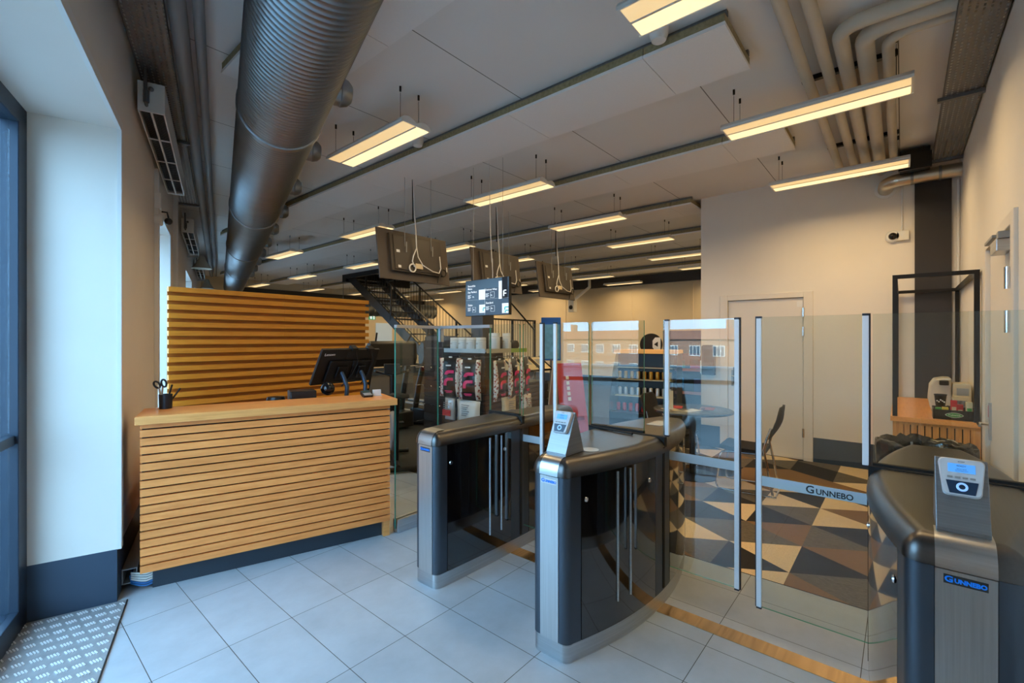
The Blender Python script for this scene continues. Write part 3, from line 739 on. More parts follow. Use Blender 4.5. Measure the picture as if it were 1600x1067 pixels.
    if logo:
        zz = ZT-.112; yo = .0
        box('logo_plate', M_white if plate else M_dkpanel, t, -.0048, -.003, -.045+yo, .045+yo, zz-.0125, zz+.0125)
        text('logo_lettering', 'G', .023, M_bluelogo, t, frame((-.0052,.034,zz), (0,-1,0), (0,0,1)), sx=1.1, bold=.0008)
        text('logo_lettering', 'UNNEBO', .0165, M_bluelogo, t, frame((-.0052,-.010,zz-.001), (0,-1,0), (0,0,1)), sx=.95, bold=.0008)
    return t
hb = lambda c, k: (lambda x: c - k*(x-.77)**2)
turnstile('left turnstile cabinet, the slim one beside the counter glass', (1.81,2.245,0), hb(.20,.165), hb(.125,.045), .13, True, None, (.452, .565))
turnstile('middle turnstile cabinet with bulging dark sides', (1.79,1.29,0), hb(.247,.262), hb(.247,.262), .11, True, True, (.32, .42))
turnstile('right turnstile cabinet cut by the right edge of the photo', (1.80,-.135,0), hb(.247,.215), hb(.247,.215), .13, True, None)

# card readers on sloping stainless stands
def reader(lab, loc, rz, sc=1.0):
    t = thing('card_reader', lab, 'card reader', loc, rz)
    w = .058; m = MB()     # wedge: sloping front, vertical side plates
    pr = [(0,0),(0,.012),(.085,.203),(.092,.203),(.165,.0)]
    m.rings([[(x,-w,z) for x,z in pr], [(x,w,z) for x,z in pr]]); m.build('stand', M_stand, t, bevel=.0015)
    u = Vector((.085,0,.191)).normalized()
    B = frame((.0425,0,.1075), (0,-1,0), u)      # face frame: x right, y up the slope, z out
    B = B @ Matrix.Translation((0,.046,0)) @ Matrix.Diagonal((1.06,1.06,1.06,1))
    def rr(a, b, h, z0, z1, r=.012):
        pts = []
        for cx, cy, s0 in ((a-r,h-r,0),(-a+r,h-r,90),(-b+r,-h+r,180),(b-r,-h+r,270)):
            for q in range(5): an = R(s0+q*22.5); pts.append((cx+r*math.cos(an), cy+r*math.sin(an)))
        return [[(x,y,z0) for x,y in pts], [(x,y,z1) for x,y in pts], [(x*.94,y*.95,z1+.004) for x,y in pts]]
    m = MB(); m.X = B; m.rings(rr(.048,.040,.052,-.002,.014)); hs = m.build('reader_housing', mat('reader_grey', (206,210,214), .35), t, smooth=40)
    box('display', M_blueled, hs, -.028,.028,.012,.036,.018,.0195, X=B)
    m = MB(); m.X = B
    for z0, z1, pol in ((.0185,.0195,((-.033,-.012),(-.026,-.047),(.026,-.047),(.033,-.012))),): m.prism(pol[::-1], z0, z1)
    m.build('touch_pad', mat('pad_blue', (34,58,84), .3), hs)
    m = MB(); m.X = B; ring = [[((.0095+.0028*math.cos(b))*math.cos(2*PI*k/24), -.028+(.0095+.0028*math.cos(b))*math.sin(2*PI*k/24), .0195+.0012*math.sin(b)) for k in range(24)] for b in (0, PI/2, PI)]
    m.rings(ring, caps=False); m.build('touch_ring', mat('ring_light', (150,200,250), .4, emit=(.3,.55,1.0), es=.45), hs)
    for k in range(4): box('button', M_grey, hs, -.030+k*.0155, -.019+k*.0155, -.005, .000, .018, .0198, X=B)
    text('display_text', 'READY', .0065, M_darktext, hs, B @ Matrix.Translation((0,.030,.0197)), .0002)
    text('display_text', 'Show card\nTo access area', .0045, M_darktext, hs, B @ Matrix.Translation((0,.019,.0197)), .0002)
    text('maker_text', 'access', .0055, M_darktext, hs, B @ Matrix.Translation((0,.043,.0187)), .0002)
    return t
reader('grey card reader with blue screen on the middle turnstile', (1.845,1.29,ZT+.002), 0)
reader('grey card reader with blue screen on the right turnstile', (1.86,-.135,ZT+.002), 0)
t = thing('spare_rail', 'thin black rod lying across the middle turnstile top', 'rod', (2.62,1.39,ZT+.006), 0)
m = MB(); m.tube([(-.09,-.17,.002),(-.03,.16,.002)], .006, 8); m.ball((-.09,-.17,.003), .008, 6); m.build('rod', M_rubber, t, smooth=True)
# smaller inlay on top
for (x,y,z), lab in (((3.0,1.25,ZT+.0008),'pale inlay plate in the rear top of the middle turnstile'),((2.05,1.22,ZT+.0008),'round pale lamp inlay on the middle turnstile top behind the reader')):
    m = MB()
    if x > 2.9: m.box(-.09,.09,-.05,.05,0,.002)
    else: m.lathe([(.045,0),(.045,.002)], 28, 'z')
    o = m.build('top_inlay', M_milky); o.location = (x,y,z); tag(o, lab, 'inlay')

# ------------------------------------------------------------------ glass wings and screens, all in the gate line X = 2.62
GX, GZ = 2.62, 1.637
def edged(m, x, y0, y1, z0, z1, rt=(), th=.010):
    """pane in the YZ plane; rt: corners rounded ('a' = top at y0, 'b' = top at y1)"""
    r = .018; p = [(y0,z0),(y1,z0)]
    p += [(y1-r+r*math.cos(a),z1-r+r*math.sin(a)) for a in [q*PI/10 for q in range(6)]] if 'b' in rt else [(y1,z1)]
    p += [(y0+r-r*math.sin(a),z1-r+r*math.cos(a)) for a in [q*PI/10 for q in range(6)]] if 'a' in rt else [(y0,z1)]
    a = [m.v((x-th/2,y,z)) for y,z in p]; b = [m.v((x+th/2,y,z)) for y,z in p]
    m.m = 0; m.f(a); m.f(b[::-1]); m.m = 1
    for i in range(len(p)): m.f([a[i],b[i],b[(i+1)%len(p)],a[(i+1)%len(p)]])
    m.m = 0
M_prof = mat('light_profile', (244,246,248), .35)
M_seal = mat('navy_seal', (28,40,58), .45)
def wing(lab, x, ya, yb, z0, post, rt='', zb=.83, hinge=None, letters=False):
    """ya<yb; post: y of the meeting edge profile, sg: side of the seal"""
    t = thing('gate_wing', lab, 'glass gate', (x,(ya+yb)/2,z0)); o = (ya+yb)/2
    m = MB(); edged(m, 0, ya-o, yb-o, 0, GZ-z0, rt); m.build('glass_pane', [M_glass, M_glasse], t, recalc=True)
    for (py, zlow, seal) in post:
        zl = zlow-z0
        m = MB(); m.box(-.012,.004,py-o-.012,py-o+.012,zl,GZ-z0-.006); m.build('edge_profile', M_prof, t, bevel=.002)
        m = MB(); s0 = py-o+(.011 if seal > 0 else -.018); m.box(-.003,.008,s0,s0+.007,zl-.004,GZ-z0+.004); m.box(-.012,.008,py-o-.012,py-o+.012,zl-.008,zl); m.box(-.012,.008,py-o-.012,py-o+.012,GZ-z0-.006,GZ-z0+.004); m.build('edge_seal', M_seal, t)
    m = MB(); m.box(-.0075,-.0055,ya-o+.004,yb-o-.004,zb-z0-.025,zb-z0+.025); m.build('frosted_band', M_frost, t)
    if letters:
        text('band_lettering', 'G', .05, M_darktext, t, frame((-.0082,.338-o,zb-z0-.002), (0,-1,0), (0,0,1)), .0003, sx=1.0, bold=.001)
        text('band_lettering', 'UNNEBO', .037, M_darktext, t, frame((-.0082,.242-o,zb-z0-.006), (0,-1,0), (0,0,1)), .0003, sx=.95, bold=.0008)
    return t
wing('left glass wing of the wide gate, mirroring the sky and street', GX+.05, .672, 1.085, .18, [(.678,.18,-1),(1.062,ZT,1)], zb=.838)
wing('right glass wing of the wide gate with lettered frosted band', GX, .117, .575, .15, [(.560,.15,1),(.126,ZT,-1)], zb=.80, letters=True)
wing('left glass wing of the narrow gate beside the left cabinet', GX, 1.945, 2.125, .16, [(1.952,.16,-1)], 'b', zb=.80)
wing('right glass wing of the narrow gate beside the middle cabinet', GX, 1.568, 1.835, .16, [(1.835,.16,1)], 'b' if False else 'a', zb=.80)
def screen(lab, ya, yb, rt='', x=GX, z0=ZT+.003):
    t = thing('glass_screen', lab, 'glass screen', (x,(ya+yb)/2,z0)); o = (ya+yb)/2
    m = MB(); edged(m, 0, ya-o, yb-o, 0, GZ-z0, rt); m.build('pane', [M_glass, M_glasse], t)
    m = MB(); m.box(-.012,.012,ya-o,yb-o,-.004,.012); m.build('foot_gasket', M_rubber, t)
    return t
screen('fixed glass pane standing on the middle turnstile, mirroring brick houses', 1.185, 1.545, 'b')
screen('fixed glass pane standing on the left turnstile', 2.155, 2.46, 'a')
screen('fixed glass pane on the right turnstile reaching the right wall', -.455, .10, '')
# screen between counter and left cabinet
t = thing('glass_partition', 'cornered glass partition between counter and left turnstile with metal top rail', 'glass partition', (2.15,3.04,0))
m = MB(); m.X = Matrix.Rotation(R(90), 4, 'Z'); 
m = MB(); m.box(0,.43,-.005,.005,.03,1.615); m.build('pane', [M_glass], t)
m = MB(); m.box(-.004,.0,-.006,.006,.03,1.615); m.box(.43,.436,-.006,.006,.03,1.615); m.build('pane_edge', M_glasse, t)
m = MB(); m.box(.47,.48,-.58,-.012,.03,1.615); m.build('pane', [M_glass], t)
m = MB(); m.box(.469,.481,-.584,-.58,.03,1.615); m.build('pane_edge', M_glasse, t)
m = MB(); m.box(0,.47,-.016,.016,1.613,1.637); m.box(.46,.49,-.585,.016,1.613,1.637); m.build('top_rail', M_alu, t)
m = MB(); m.box(0,.45,-.034,-.01,0,.105); m.box(0,.45,.01,.034,0,.105); m.box(0,.45,-.01,.01,0,.03); m.box(.452,.468,-.58,-.034,0,.105); m.box(.482,.50,-.58,-.034,0,.105); m.build('shoe_rail', M_alu, t, bevel=.003)
box('corner_clamp', M_alu, t, .445, .475, -.03, .02, 1.50, 1.613)

#GYM
# ------------------------------------------------------------------ hanging screens
def make_tv():
    t = thing('hanging_television', 'x', 'television', (0,0,0), 0, 'televisions hung from the ceiling, backs to the camera')
    B = Matrix.Rotation(R(-8), 4, 'X')
    m = MB(); m.X = B; m.box(-.515,.515,.0,.022,-.295,.295); m.build('screen_panel', M_tv, t, bevel=.003)
    m = MB(); m.X = B; m.box(-.37,.39,-.035,0,-.20,.25); m.box(-.33,.36,-.045,-.035,-.18,.23); m.build('rear_cover', M_tvp, t, bevel=.006)
    for d_ in ((-.30,-.255,-.049,-.045,.02,.05),(-.29,-.25,-.0462,-.045,-.16,-.13),(.48,.49,-.004,.0,-.12,-.06)): box('rear_label', M_white, t, *d_, X=B)
    m = MB(); m.X = B; m.box(-.05,.05,-.065,-.045,-.15,-.09); m.build('wall_plate', M_cream, t)
    for x in (-.17, .22):
        m = MB(); m.tube([(x,-.03,.05),(x,-.02,.30),(x,-.02,.99)], .003, 6); m.tube([(x,-.055,.04),(x,-.055,.16)], .006, 6); m.build('suspension_wire', M_grey, t)
    m = MB(); pts = [(-.06,-.03,.99),(-.055,-.05,.55),(-.05,-.075,.28),(-.04,-.075,.10)]
    m.tube(pts + [(-.09,-.08,.0),(-.10,-.075,-.06),(-.07,-.075,-.12)], .007, 7)
    m.tube([(-.04,-.075,.12),(-.02,-.08,.0),(.05,-.08,-.09),(.20,-.085,-.15),(.30,-.085,-.16),(.33,-.08,-.10),(.32,-.07,.05)], .006, 7)
    ring = lambda c, r: [(c[0]+r*math.cos(q/20*2*PI), c[1], c[2]+r*math.sin(q/20*2*PI)) for q in range(21)]
    m.tube(ring((-.10,-.08,-.14), .045), .009, 7); m.build('white_lead', M_cable, t, smooth=True)
    m = MB(); m.tube(ring((.38,-.075,-.15), .042), .008, 7); m.tube([(.34,-.07,-.17),(.30,-.07,-.24),(.29,-.07,-.28)], .008, 6); m.build('black_lead', M_cableb, t, smooth=True)
    m = MB(); m.tube([(-.06,-.025,.99),(-.056,-.03,.42)], .009, 6); m.build('black_lead', M_cableb, t, smooth=True)
    return t
TV = make_tv()
labs = ['largest looking hanging television, seen from behind above the counter end', 'middle hanging television partly hidden by the menu screen', 'farthest right hanging television seen from behind']
for i, x in enumerate((3.44, 4.915, 6.395)):
    if i == 0: TV.location = (x,4.46,2.5); TV['label'] = labs[0]
    else: dup(TV, (x,4.46,2.5), 0, labs[i])
# menu screen
t = thing('menu_screen', 'hanging dark menu screen with price boxes and product pictures', 'screen', (3.75,3.577,1.998))
t.scale = (.9375,.9375,.9375)
box('bezel', M_black, t, 0, .05, -.36, .36, -.222, .222, bevel=.004)
M_menu = mat('menu_face', (60,78,94), .3, emit=lin((58,84,106)), es=.55)
M_menu2 = mat('menu_face_dark', (46,58,72), .3, emit=lin((44,58,78)), es=.5)
M_mw = mat('menu_white', (225,230,232), .5, emit=(.8,.9,1.0), es=.55); M_mt = mat('menu_teal', (40,170,180), .5, emit=(.02,.4,.45), es=.5); M_mk = mat('menu_black', (20,24,34), .5)
def px(m, a, b, c, d, e=.0015): m.box(-e-.001, -e, .355-b*.71, .355-a*.71, .217-d*.434, .217-c*.434)   # u,v from the top left
m = MB(); px(m, 0, 1, 0, 1, .0002); m.m = 1; px(m, .48, 1, .26, .5, .0008); px(m, .48, 1, .5, 1, .0008); m.m = 2
for a,b,c,d in ((.325,.475,.28,.56),(.335,.475,.70,.93),(.785,.855,.09,.575),(.86,1,.70,.965)): px(m, a,b,c,d)
m.m = 3
for a,b,c,d in ((.43,.475,.78,.81),(.42,.44,.80,.88),(.92,1,.79,.82),(.91,.935,.81,.88),(.94,1,.88,.91),(.92,.945,.9,.95)): px(m, a,b,c,d, .0025)
m.m = 4; px(m, .86, .985, .0, .575, .0018); m.m = 2
for a,b,c,d in ((.90,.955,.34,.37),(.885,.915,.36,.44),(.90,.955,.42,.45),(.885,.91,.44,.51)): px(m, a,b,c,d, .0028)
for a,b,c,d in ((.6,.69,.365,.37),(.6,.69,.52,.525),(.6,.604,.365,.525),(.686,.69,.365,.525),(.605,.695,.745,.75),(.605,.695,.9,.905),(.605,.609,.745,.905),(.691,.695,.745,.905),(.17,.25,.76,.764),(.17,.25,.9,.904),(.17,.174,.76,.9),(.246,.25,.76,.9)): px(m, a,b,c,d, .002)
for u, v0, n in ((.05,.41,4),(.05,.77,4),(.48,.40,4),(.49,.76,4)):
    for q in range(n): px(m, u+.005, u+.085-.02*(q % 2), v0+q*.028, v0+q*.028+.012, .002)
for a,b,c,d in ((.0,1,.555,.557),(.465,.467,.25,.98)): px(m, a,b,c,d, .0019)
m.build('display', [M_menu, M_menu2, M_mw, M_mt, M_mk], t)
for body, u, v, s in (('Smoothie\nMenu',.055,.195,.034),('Soy Perfect',.055,.33,.034),('Designer Whey',.48,.30,.030),('Shake',.06,.70,.034),('Standard',.49,.665,.034),('45,-',.60,.455,.022),('40,-',.61,.82,.022),('35,-',.185,.835,.022),('39,-',.17,.47,.022)):
    text('menu_text', body, s, M_mw, t, frame((-.0032,.355-u*.71,.217-v*.434), (0,-1,0), (0,0,1)), .0002, 'LEFT', bold=.0006)
for y in (-.24, .25):
    m = MB(); m.tube([(.03,y,.222),(.03,y,1.63)], .0025, 6); m.build('suspension_wire', M_grey, t)
m = MB(); m.tube([(.055,-.05,.1),(.07,-.04,.3),(.05,-.02,.8),(.05,0,1.63)], .004, 6); m.build('lead', M_cable, t, smooth=True)

# ------------------------------------------------------------------ shop display behind the gates
GXc, GYc = 3.474, 3.32
t = thing('display_stand', 'black slat walled shop stand with price strips behind the gates', 'shop display', (GXc,GYc,0))
M_slatw = mat('black_slat_wall', (30,29,29), .45, noise=((20,20,20), .2))
m = MB(); m.box(.2,.50,.2,1.25,.06,1.55); m.box(0,.66,0,.66,0,.10)
m.build('core', M_slatw, t)
m = MB()
for i in range(14): m.box(.185,.2,.2,1.25,.12+i*.1,.12+i*.1+.088)
for i in range(9): m.box(.66,1.25,.10,.115,.08+i*.1,.08+i*.1+.088); m.box(.2,.66,.185,.2,.12+i*.1,.208+i*.1)
m.build('slats', M_slatw, t)
box('low_shelf', M_slatw, t, .66, 1.25, .115, .55, .0, 1.0)
box('perforated_header', mat('header_grey', (96,94,92), .5, .4, noise=((120,120,120), .3)), t, .192, .2, .66, 1.22, 1.38, 1.56)
m = MB(); m.box(0,.66,0,.66,1.385,1.40); m.build('top_shelf', M_grey, t)
m = MB(); m.box(-.006,0,.01,.655,1.375,1.42); m.build('price_strip', mat('strip_blue', (170,190,200), .4), t)
m = MB(); m.box(.01,.40,-.006,0,1.375,1.42); m.m = 1; m.box(.40,.68,-.006,0,1.375,1.42); m.build('price_strip', [mat('strip_cream', (190,180,150), .4), mat('strip_green', (150,180,70), .4)], t)
m = MB()
for y in (.12,.36,.58):
    m.tube([(.19,y,1.33),(-.04,y,1.33),(-.045,y,1.345)], .004, 6)
for x in (.12,.36,.56): m.tube([(x,.19,1.33),(x,-.04,1.33),(x,-.045,1.345)], .004, 6)
for i in range(5):
    for y in (.75,.9,1.05,1.2): m.tube([(.19,y,.3+i*.22),(.02,y,.3+i*.22),(.012,y,.312+i*.22)], .004, 5)
m.build('hooks', M_chrome, t)
def make_tub(r, h, lidded):
    t = thing('supplement_tub', 'x', 'tub', (0,0,0), 0, 'white supplement tubs on the shop stand')
    m = MB(); m.lathe([(r*.96,0),(r,.004),(r,h*.78),(r*.93,h*.81)], 22, 'z'); m.build('tub', M_white, t, smooth=True)
    m = MB(); m.lathe([(r*1.0,h*.82),(r*1.0,h*.98),(r*.96,h)], 22, 'z'); m.build('lid', M_white, t, smooth=True)
    m = MB(); a = [[(math.cos(q)*(r+.001), math.sin(q)*(r+.001), z) for q in [PI*.6+ i/12*PI*.75 for i in range(13)]] for z in (h*.1, h*.68)]; m.rings(a, close=False, caps=False); m.m = 1
    a = [[(math.cos(q)*(r+.0016), math.sin(q)*(r+.0016), z) for q in [PI*.8+ i/6*PI*.25 for i in range(7)]] for z in (h*.5, h*.56)]; m.rings(a, close=False, caps=False)
    m.build('label', [mat('tub_label', (206,214,218), .4), M_grey], t)
    return t
T0 = make_tub(.055, .14, True)
pos = [(.07,.55),(.07,.42),(.07,.29),(.08,.15)]
lb = ['white tub at the left end of the tub row on the stand','second white tub from the left on the stand','third white tub from the left on the stand','white tub at the front corner of the shop stand']
for i, (x, y) in enumerate(pos):
    if i == 0: T0.location = (GXc+x,GYc+y,1.40); T0['label'] = lb[0]
    else: dup(T0, (GXc+x,GYc+y,1.40), 0, lb[i])
T1 = make_tub(.062, .19, True); T1.location = (GXc+.24,GYc+.10,1.40); T1['label'] = 'widest taller white tub right of the stand corner'
T2 = make_tub(.046, .19, True); T2.location = (GXc+.42,GYc+.08,1.40); T2['label'] = 'slim tall white tub at the right end of the tub row'
t = thing('display_camera', 'small black round box right of the white tubs', 'box', (GXc+.57,GYc+.12,1.40)); m = MB(); m.lathe([(.05,-.06),(.055,-.05),(.055,.05),(.05,.06)], 20, 'y', (0,0,.055)); m.build('body', M_black, t, smooth=True); box('base', M_white, t, -.08, -.055, -.03, .03, 0, .09)

def pouch(m, w, h, d, z0=0, nseg=8, gus=None):
    """pillow shaped pouch in the XZ plane facing -Y; gus = share of the width that is side gusset"""
    rs = []
    for q in range(nseg+1):
        v = q/nseg; z = z0+h*v; b = d*(math.sin(PI*min(1,max(0,v*.96+.02)))**.6)*(1.1-.5*v); ww = w*(1-.06*math.sin(PI*v))
        rs.append([(-ww/2,0,z),(-ww*.30,-b,z),(0,-b*1.12,z),(ww*.30,-b,z),(ww/2,0,z),(ww*.30,b,z),(0,b*1.1,z),(-ww*.30,b,z)])
    m.rings(rs)
def make_bag():
    t = thing('protein_bag', 'x', 'bag', (0,0,0), 0, 'black foil bags with pink emblem on the stand hooks')
    m = MB(); pouch(m, .285, .43, .035); 
    m.bm.faces.ensure_lookup_table()
    for f in m.bm.faces:
        c = f.calc_center_median(); f.material_index = 1 if abs(c.x) > .09 else 0
    m.build('bag', [M_bag, M_floral], t, smooth='all')
    m = MB()
    def bar(a, b, c, d): m.box(a, b, -.0465, -.040, c, d)
    def arc(cx, cz, r, a0, a1, w):
        p = []
        for q in range(9): a = a0+(a1-a0)*q/8; p.append((cx+math.cos(a)*(r+w/2), cz+math.sin(a)*(r+w/2)))
        for q in range(9): a = a1+(a0-a1)*q/8; p.append((cx+math.cos(a)*(r-w/2), cz+math.sin(a)*(r-w/2)))
        f = [m.v((x,-.047,z)) for x, z in p]; b = [m.v((x,-.038,z)) for x, z in p]; n = len(p)
        for i in range(n): m.f([f[i], f[(i+1)%n], b[(i+1)%n], b[i]])
        for i in range(8): m.f([f[i], f[i+1], f[n-2-i], f[n-1-i]])
    m.X = Matrix.Translation((0,0,.2)) @ Matrix.Diagonal((1.5,1,1.35,1)) @ Matrix.Translation((0,0,-.2))
    arc(.005,.235,.024,PI*.5,PI,.026); bar(.004,.048,.247,.272); arc(.0,.172,.026,PI*.5,PI,.024); bar(.0,.040,.187,.210); bar(-.038,-.015,.145,.172)
    m.m = 1; bar(-.022,.022,.305,.316)
    m.m = 0; bar(-.03,.034,.098,.105); bar(-.02,.03,.088,.093)
    m.build('emblem', [M_pink, M_whitetext], t)
    m = MB(); m.box(-.02,.02,-.004,.004,.425,.447); m.build('hanger_tab', M_white, t)
    return t
B0 = make_bag()
spots = [((GXc-.045,GYc+.50,.885),-PI/2+.25,'black foil bag with pink emblem hanging at the left of the stand'),((GXc-.05,GYc+.19,.875),-PI/2+.25,'black foil bag with pink emblem nearer the stand corner'),
         ((GXc+.16,GYc-.05,.87),.25,'bag with berry print edge just right of the stand corner'),((GXc+.38,GYc-.05,.88),.35,'middle bag with berry print edge on the right face of the stand'),((GXc+.58,GYc-.05,.89),.35,'rightmost bag with berry print edge on the stand')]
for i, (l, rz, lab) in enumerate(spots):
    if i == 0: B0.location = l; B0.rotation_euler = (0,0,rz); B0['label'] = lab
    else: dup(B0, l, rz, lab)
def make_sachet(lab, loc, rz, mt, w=.24, h=.24):
    t = thing('white_pouch', lab, 'bag', loc, rz)
    m = MB(); pouch(m, w, h, .04); m.build('pouch', mt, t, smooth='all')
    m = MB(); 
    for q in range(6): m.box(-.06,.05-.02*(q % 3),-.049,-.042,h*.78-q*.022,h*.78-q*.022+.008)
    m.build('print', [M_grey], t); return t
M_silver = mat('silver_foil', (196,204,208), .3, .3, noise=((14,14,10), .12), bump=.6)
p = make_sachet('crumpled silver pouch with red label at lower left of the stand', (GXc-.05,GYc+.50,.63), -PI/2, M_silver, .17)
box('red_label', M_red, p, -.07, .055, -.052, -.044, .05, .115)
make_sachet('wide white pouch with printed lines on the lower stand shelf', (GXc-.05,GYc+.21,.63), -PI/2, M_white, .36)
make_sachet('cream pouch at the right on the lower stand shelf', (GXc+.30,GYc-.06,.66), .1, M_cream, .28)
make_sachet('patterned pouch beside the green glass edge on the lower shelf', (GXc+.60,GYc-.06,.66), .1, M_floral, .22)
# leaflet stand
t = thing('leaflet_stand', 'leaflet stand with three sloping trays right of the shop stand', 'leaflet stand', (5.05,4.22,0), 0)
m = MB()
for x in (-.05,.32,.62): m.tube([(x,.05,0),(x,.05,1.14)], .014, 8)
m.tube([(-.05,.05,.03),(.62,.05,.03)], .014, 8); m.tube([(-.05,-.2,.015),(-.05,.2,.015)], .014, 8); m.tube([(.62,-.2,.015),(.62,.2,.015)], .014, 8); m.tube([(.32,.04,.75),(.36,-.09,1.12)], .008, 6); m.build('frame', M_galv, t, smooth=True)
for i, x in enumerate((-.12,.18,.48)):
    B = Matrix.Translation((x+.1,.0,1.15)) @ Matrix.Rotation(R(35), 4, 'X')
    m = MB(); m.X = B; m.box(-.13,.13,-.17,.17,-.006,0); m.box(-.13,.13,-.17,-.165,0,.03); m.box(-.13,-.126,-.17,.17,0,.02); m.box(.126,.13,-.17,.17,0,.02); tr = m.build('tray', M_black, t)
    m = MB(); m.X = B; m.box(-.11,.11,-.15,.15,0,.008); m.m = 1; m.box(-.07,.07,-.02,.10,.008,.009); m.build('leaflets', [M_cream, M_grey], tr)

# ------------------------------------------------------------------ training machines
def make_treadmill():
    t = thing('treadmill', 'x', 'treadmill', (0,0,0), 0, 'black treadmills in a row')
    m = MB(); m.box(-.40,.40,0,1.85,.06,.20); m.box(-.42,.42,-.05,.35,.04,.30); m.build('deck', M_blackm, t, bevel=.02)
    box('running_belt', M_rubber, t, -.26, .26, .3, 1.84, .20, .206)
    m = MB(); m.box(-.40,-.28,.36,1.84,.20,.225); m.box(.28,.40,.36,1.84,.20,.225); m.build('side_rail', M_grey, t, bevel=.005)
    for sx in (-1,1):
        m = MB(); m.tube([(sx*.37,.28,.15),(sx*.37,.16,.7),(sx*.36,.02,1.15)], [.055,.05,.045], 10); m.build('upright', M_black, t, smooth=True)
        m = MB(); m.tube([(sx*.36,.02,1.06),(sx*.40,.25,1.08),(sx*.40,.55,1.05),(sx*.385,.62,.98)], .022, 8); m.build('handrail', M_black, t, smooth=True)
        m = MB(); m.lathe([(.05,0),(.055,.02),(.055,.08),(.05,.09)], 16, 'z', (sx*.24,.12,1.1)); m.build('bottle_holder', M_black, t, smooth=True)
    m = MB(); m.rings([[(x*.45,-.06+y,z) for y,z in ((0,1.08),(-.05,1.2),(-.03,1.45),(.03,1.5),(.10,1.42),(.14,1.2),(.12,1.08))] for x in (-1,-.6,.6,1)]); m.build('console', M_black, t, bevel=.02)
    box('console_screen', mat('screen_off', (20,28,36), .1), t, -.25, .25, .062, .07, 1.25, 1.42)
    m = MB(); m.tube([(-.30,.0,1.46),(-.34,-.1,1.62)], .014, 8); m.build('antler_grip', M_black, t, smooth=True)
    m = MB(); m.tube([(.30,.0,1.46),(.34,-.1,1.62)], .014, 8); m.build('antler_grip', M_black, t, smooth=True)
    return t
TM = make_treadmill(); TM.location = (4.45,6.4,0); TM['label'] = 'black treadmill nearest the slatted oak screen'
dup(TM, (5.50,6.4,0), 0, 'second black treadmill behind the glass partition'); dup(TM, (6.55,6.4,0), 0, 'third treadmill mostly hidden by the shop stand')
t = thing('exercise_bike', 'black exercise bike behind the monitors at the counter end', 'exercise bike', (3.35,4.75,0), R(60))
m = MB(); m.tube([(-.45,0,.06),(.45,0,.06)], .03, 8); m.tube([(-.45,-.22,.04),(-.45,.22,.04)], .028, 8); m.tube([(.45,-.22,.04),(.45,.22,.04)], .028, 8); m.tube([(.45,0,.06),(.33,0,.6),(.36,0,1.05)], .035, 8); m.tube([(-.2,0,.06),(-.22,0,.55),(-.28,0,.82)], .03, 8); m.build('frame', M_blackm, t, smooth=True)
m = MB(); m.lathe([(.05,-.04),(.24,-.035),(.25,0),(.24,.035),(.05,.04)], 28, 'y', (.2,0,.36)); m.build('flywheel', M_grey, t, smooth=True)
m = MB(); m.rings([[(-.42,y*.13,.84+dz) for y,dz in ((-1,0),(1,0),(1,.05),(-1,.05))],[(-.2,y*.06,.84+dz) for y,dz in ((-1,0),(1,0),(1,.045),(-1,.045))],[(-.12,y*.03,.84+dz) for y,dz in ((-1,0),(1,0),(1,.035),(-1,.035))]]); m.build('saddle', M_seat, t, bevel=.01)
m = MB(); m.tube([(.36,0,1.05),(.44,-.2,1.10),(.30,-.22,1.12)], .016, 8); m.tube([(.36,0,1.05),(.44,.2,1.10),(.30,.22,1.12)], .016, 8); m.box(.32,.42,-.1,.1,1.08,1.2); m.build('handlebar', M_black, t, smooth=True)
for sg in (-1,1): box('pedal', M_black, t, .2-.06+sg*.1, .2+.06+sg*.1, sg*.08-.04, sg*.08+.04, .36-sg*.1, .385-sg*.1)

# ------------------------------------------------------------------ stairs, column, far fittings
t = thing('steel_staircase', 'black open steel staircase rising to the ceiling at the back of the gym', 'staircase', (7.15,7.2,0))
SL = .655; w = .95; run = 5.3
def zr(y): return y*SL
for x in (0, w):
    m = MB(); m.rings([[(x-.02,y,z) for y,z in ((0,0),(.22,0),(run,zr(run)-.16),(run,zr(run)+.12),(0,.14))],[(x+.02,y,z) for y,z in ((0,0),(.22,0),(run,zr(run)-.16),(run,zr(run)+.12),(0,.14))]]); m.build('stringer', M_blackm, t)
n = 17
for i in range(1, n):
    y = i*run/n; m = MB(); m.box(.02,w-.02,y-.12,y+.14,zr(y)+.0,zr(y)+.035); m.build('tread', M_blackm, t)
for x in (0, w):
    m = MB(); m.tube([(x,.1,1.0),(x,run-.9,zr(run-.9)+.95)], .022, 8)
    for y in (.1,1.6,3.1,4.3): m.box(x-.02,x+.02,y-.02,y+.02,zr(y),zr(y)+.95)
    m.build('handrail', M_blackm, t)
    m = MB(); y = .25
    while y < 4.3: m.tube([(x,y,zr(y)+.1),(x,y,zr(y)+.94)], .007, 5); y += .125
    m.tube([(x,.1,.3),(x,4.3,zr(4.3)+.2)], .012, 6); m.build('balusters', M_blackm, t)
m = MB(); m.box(-.1,2.2,run-.1,run+.1,3.2,3.529); m.box(-.1,0,run-2.3,run-.1,3.3,3.529); m.box(1.05,1.15,run-2.3,run-.1,3.3,3.529); m.build('opening_frame', M_blackm, t)
t = thing('landing_railing', 'black baluster railing to the right of the staircase', 'railing', (8.4,8.0,0))
m = MB(); m.box(0,2.0,-.02,.02,2.02,2.06); m.box(0,2.0,-.015,.015,.96,1.0)
for x in (0,.98,1.96): m.box(x,x+.05,-.025,.025,0,2.06)
m.build('rails', M_blackm, t)
m = MB()
for i in range(17): m.tube([(.11+i*.112,0,1.0),(.11+i*.112,0,2.03)], .008, 5)
m.build('balusters', M_blackm, t)
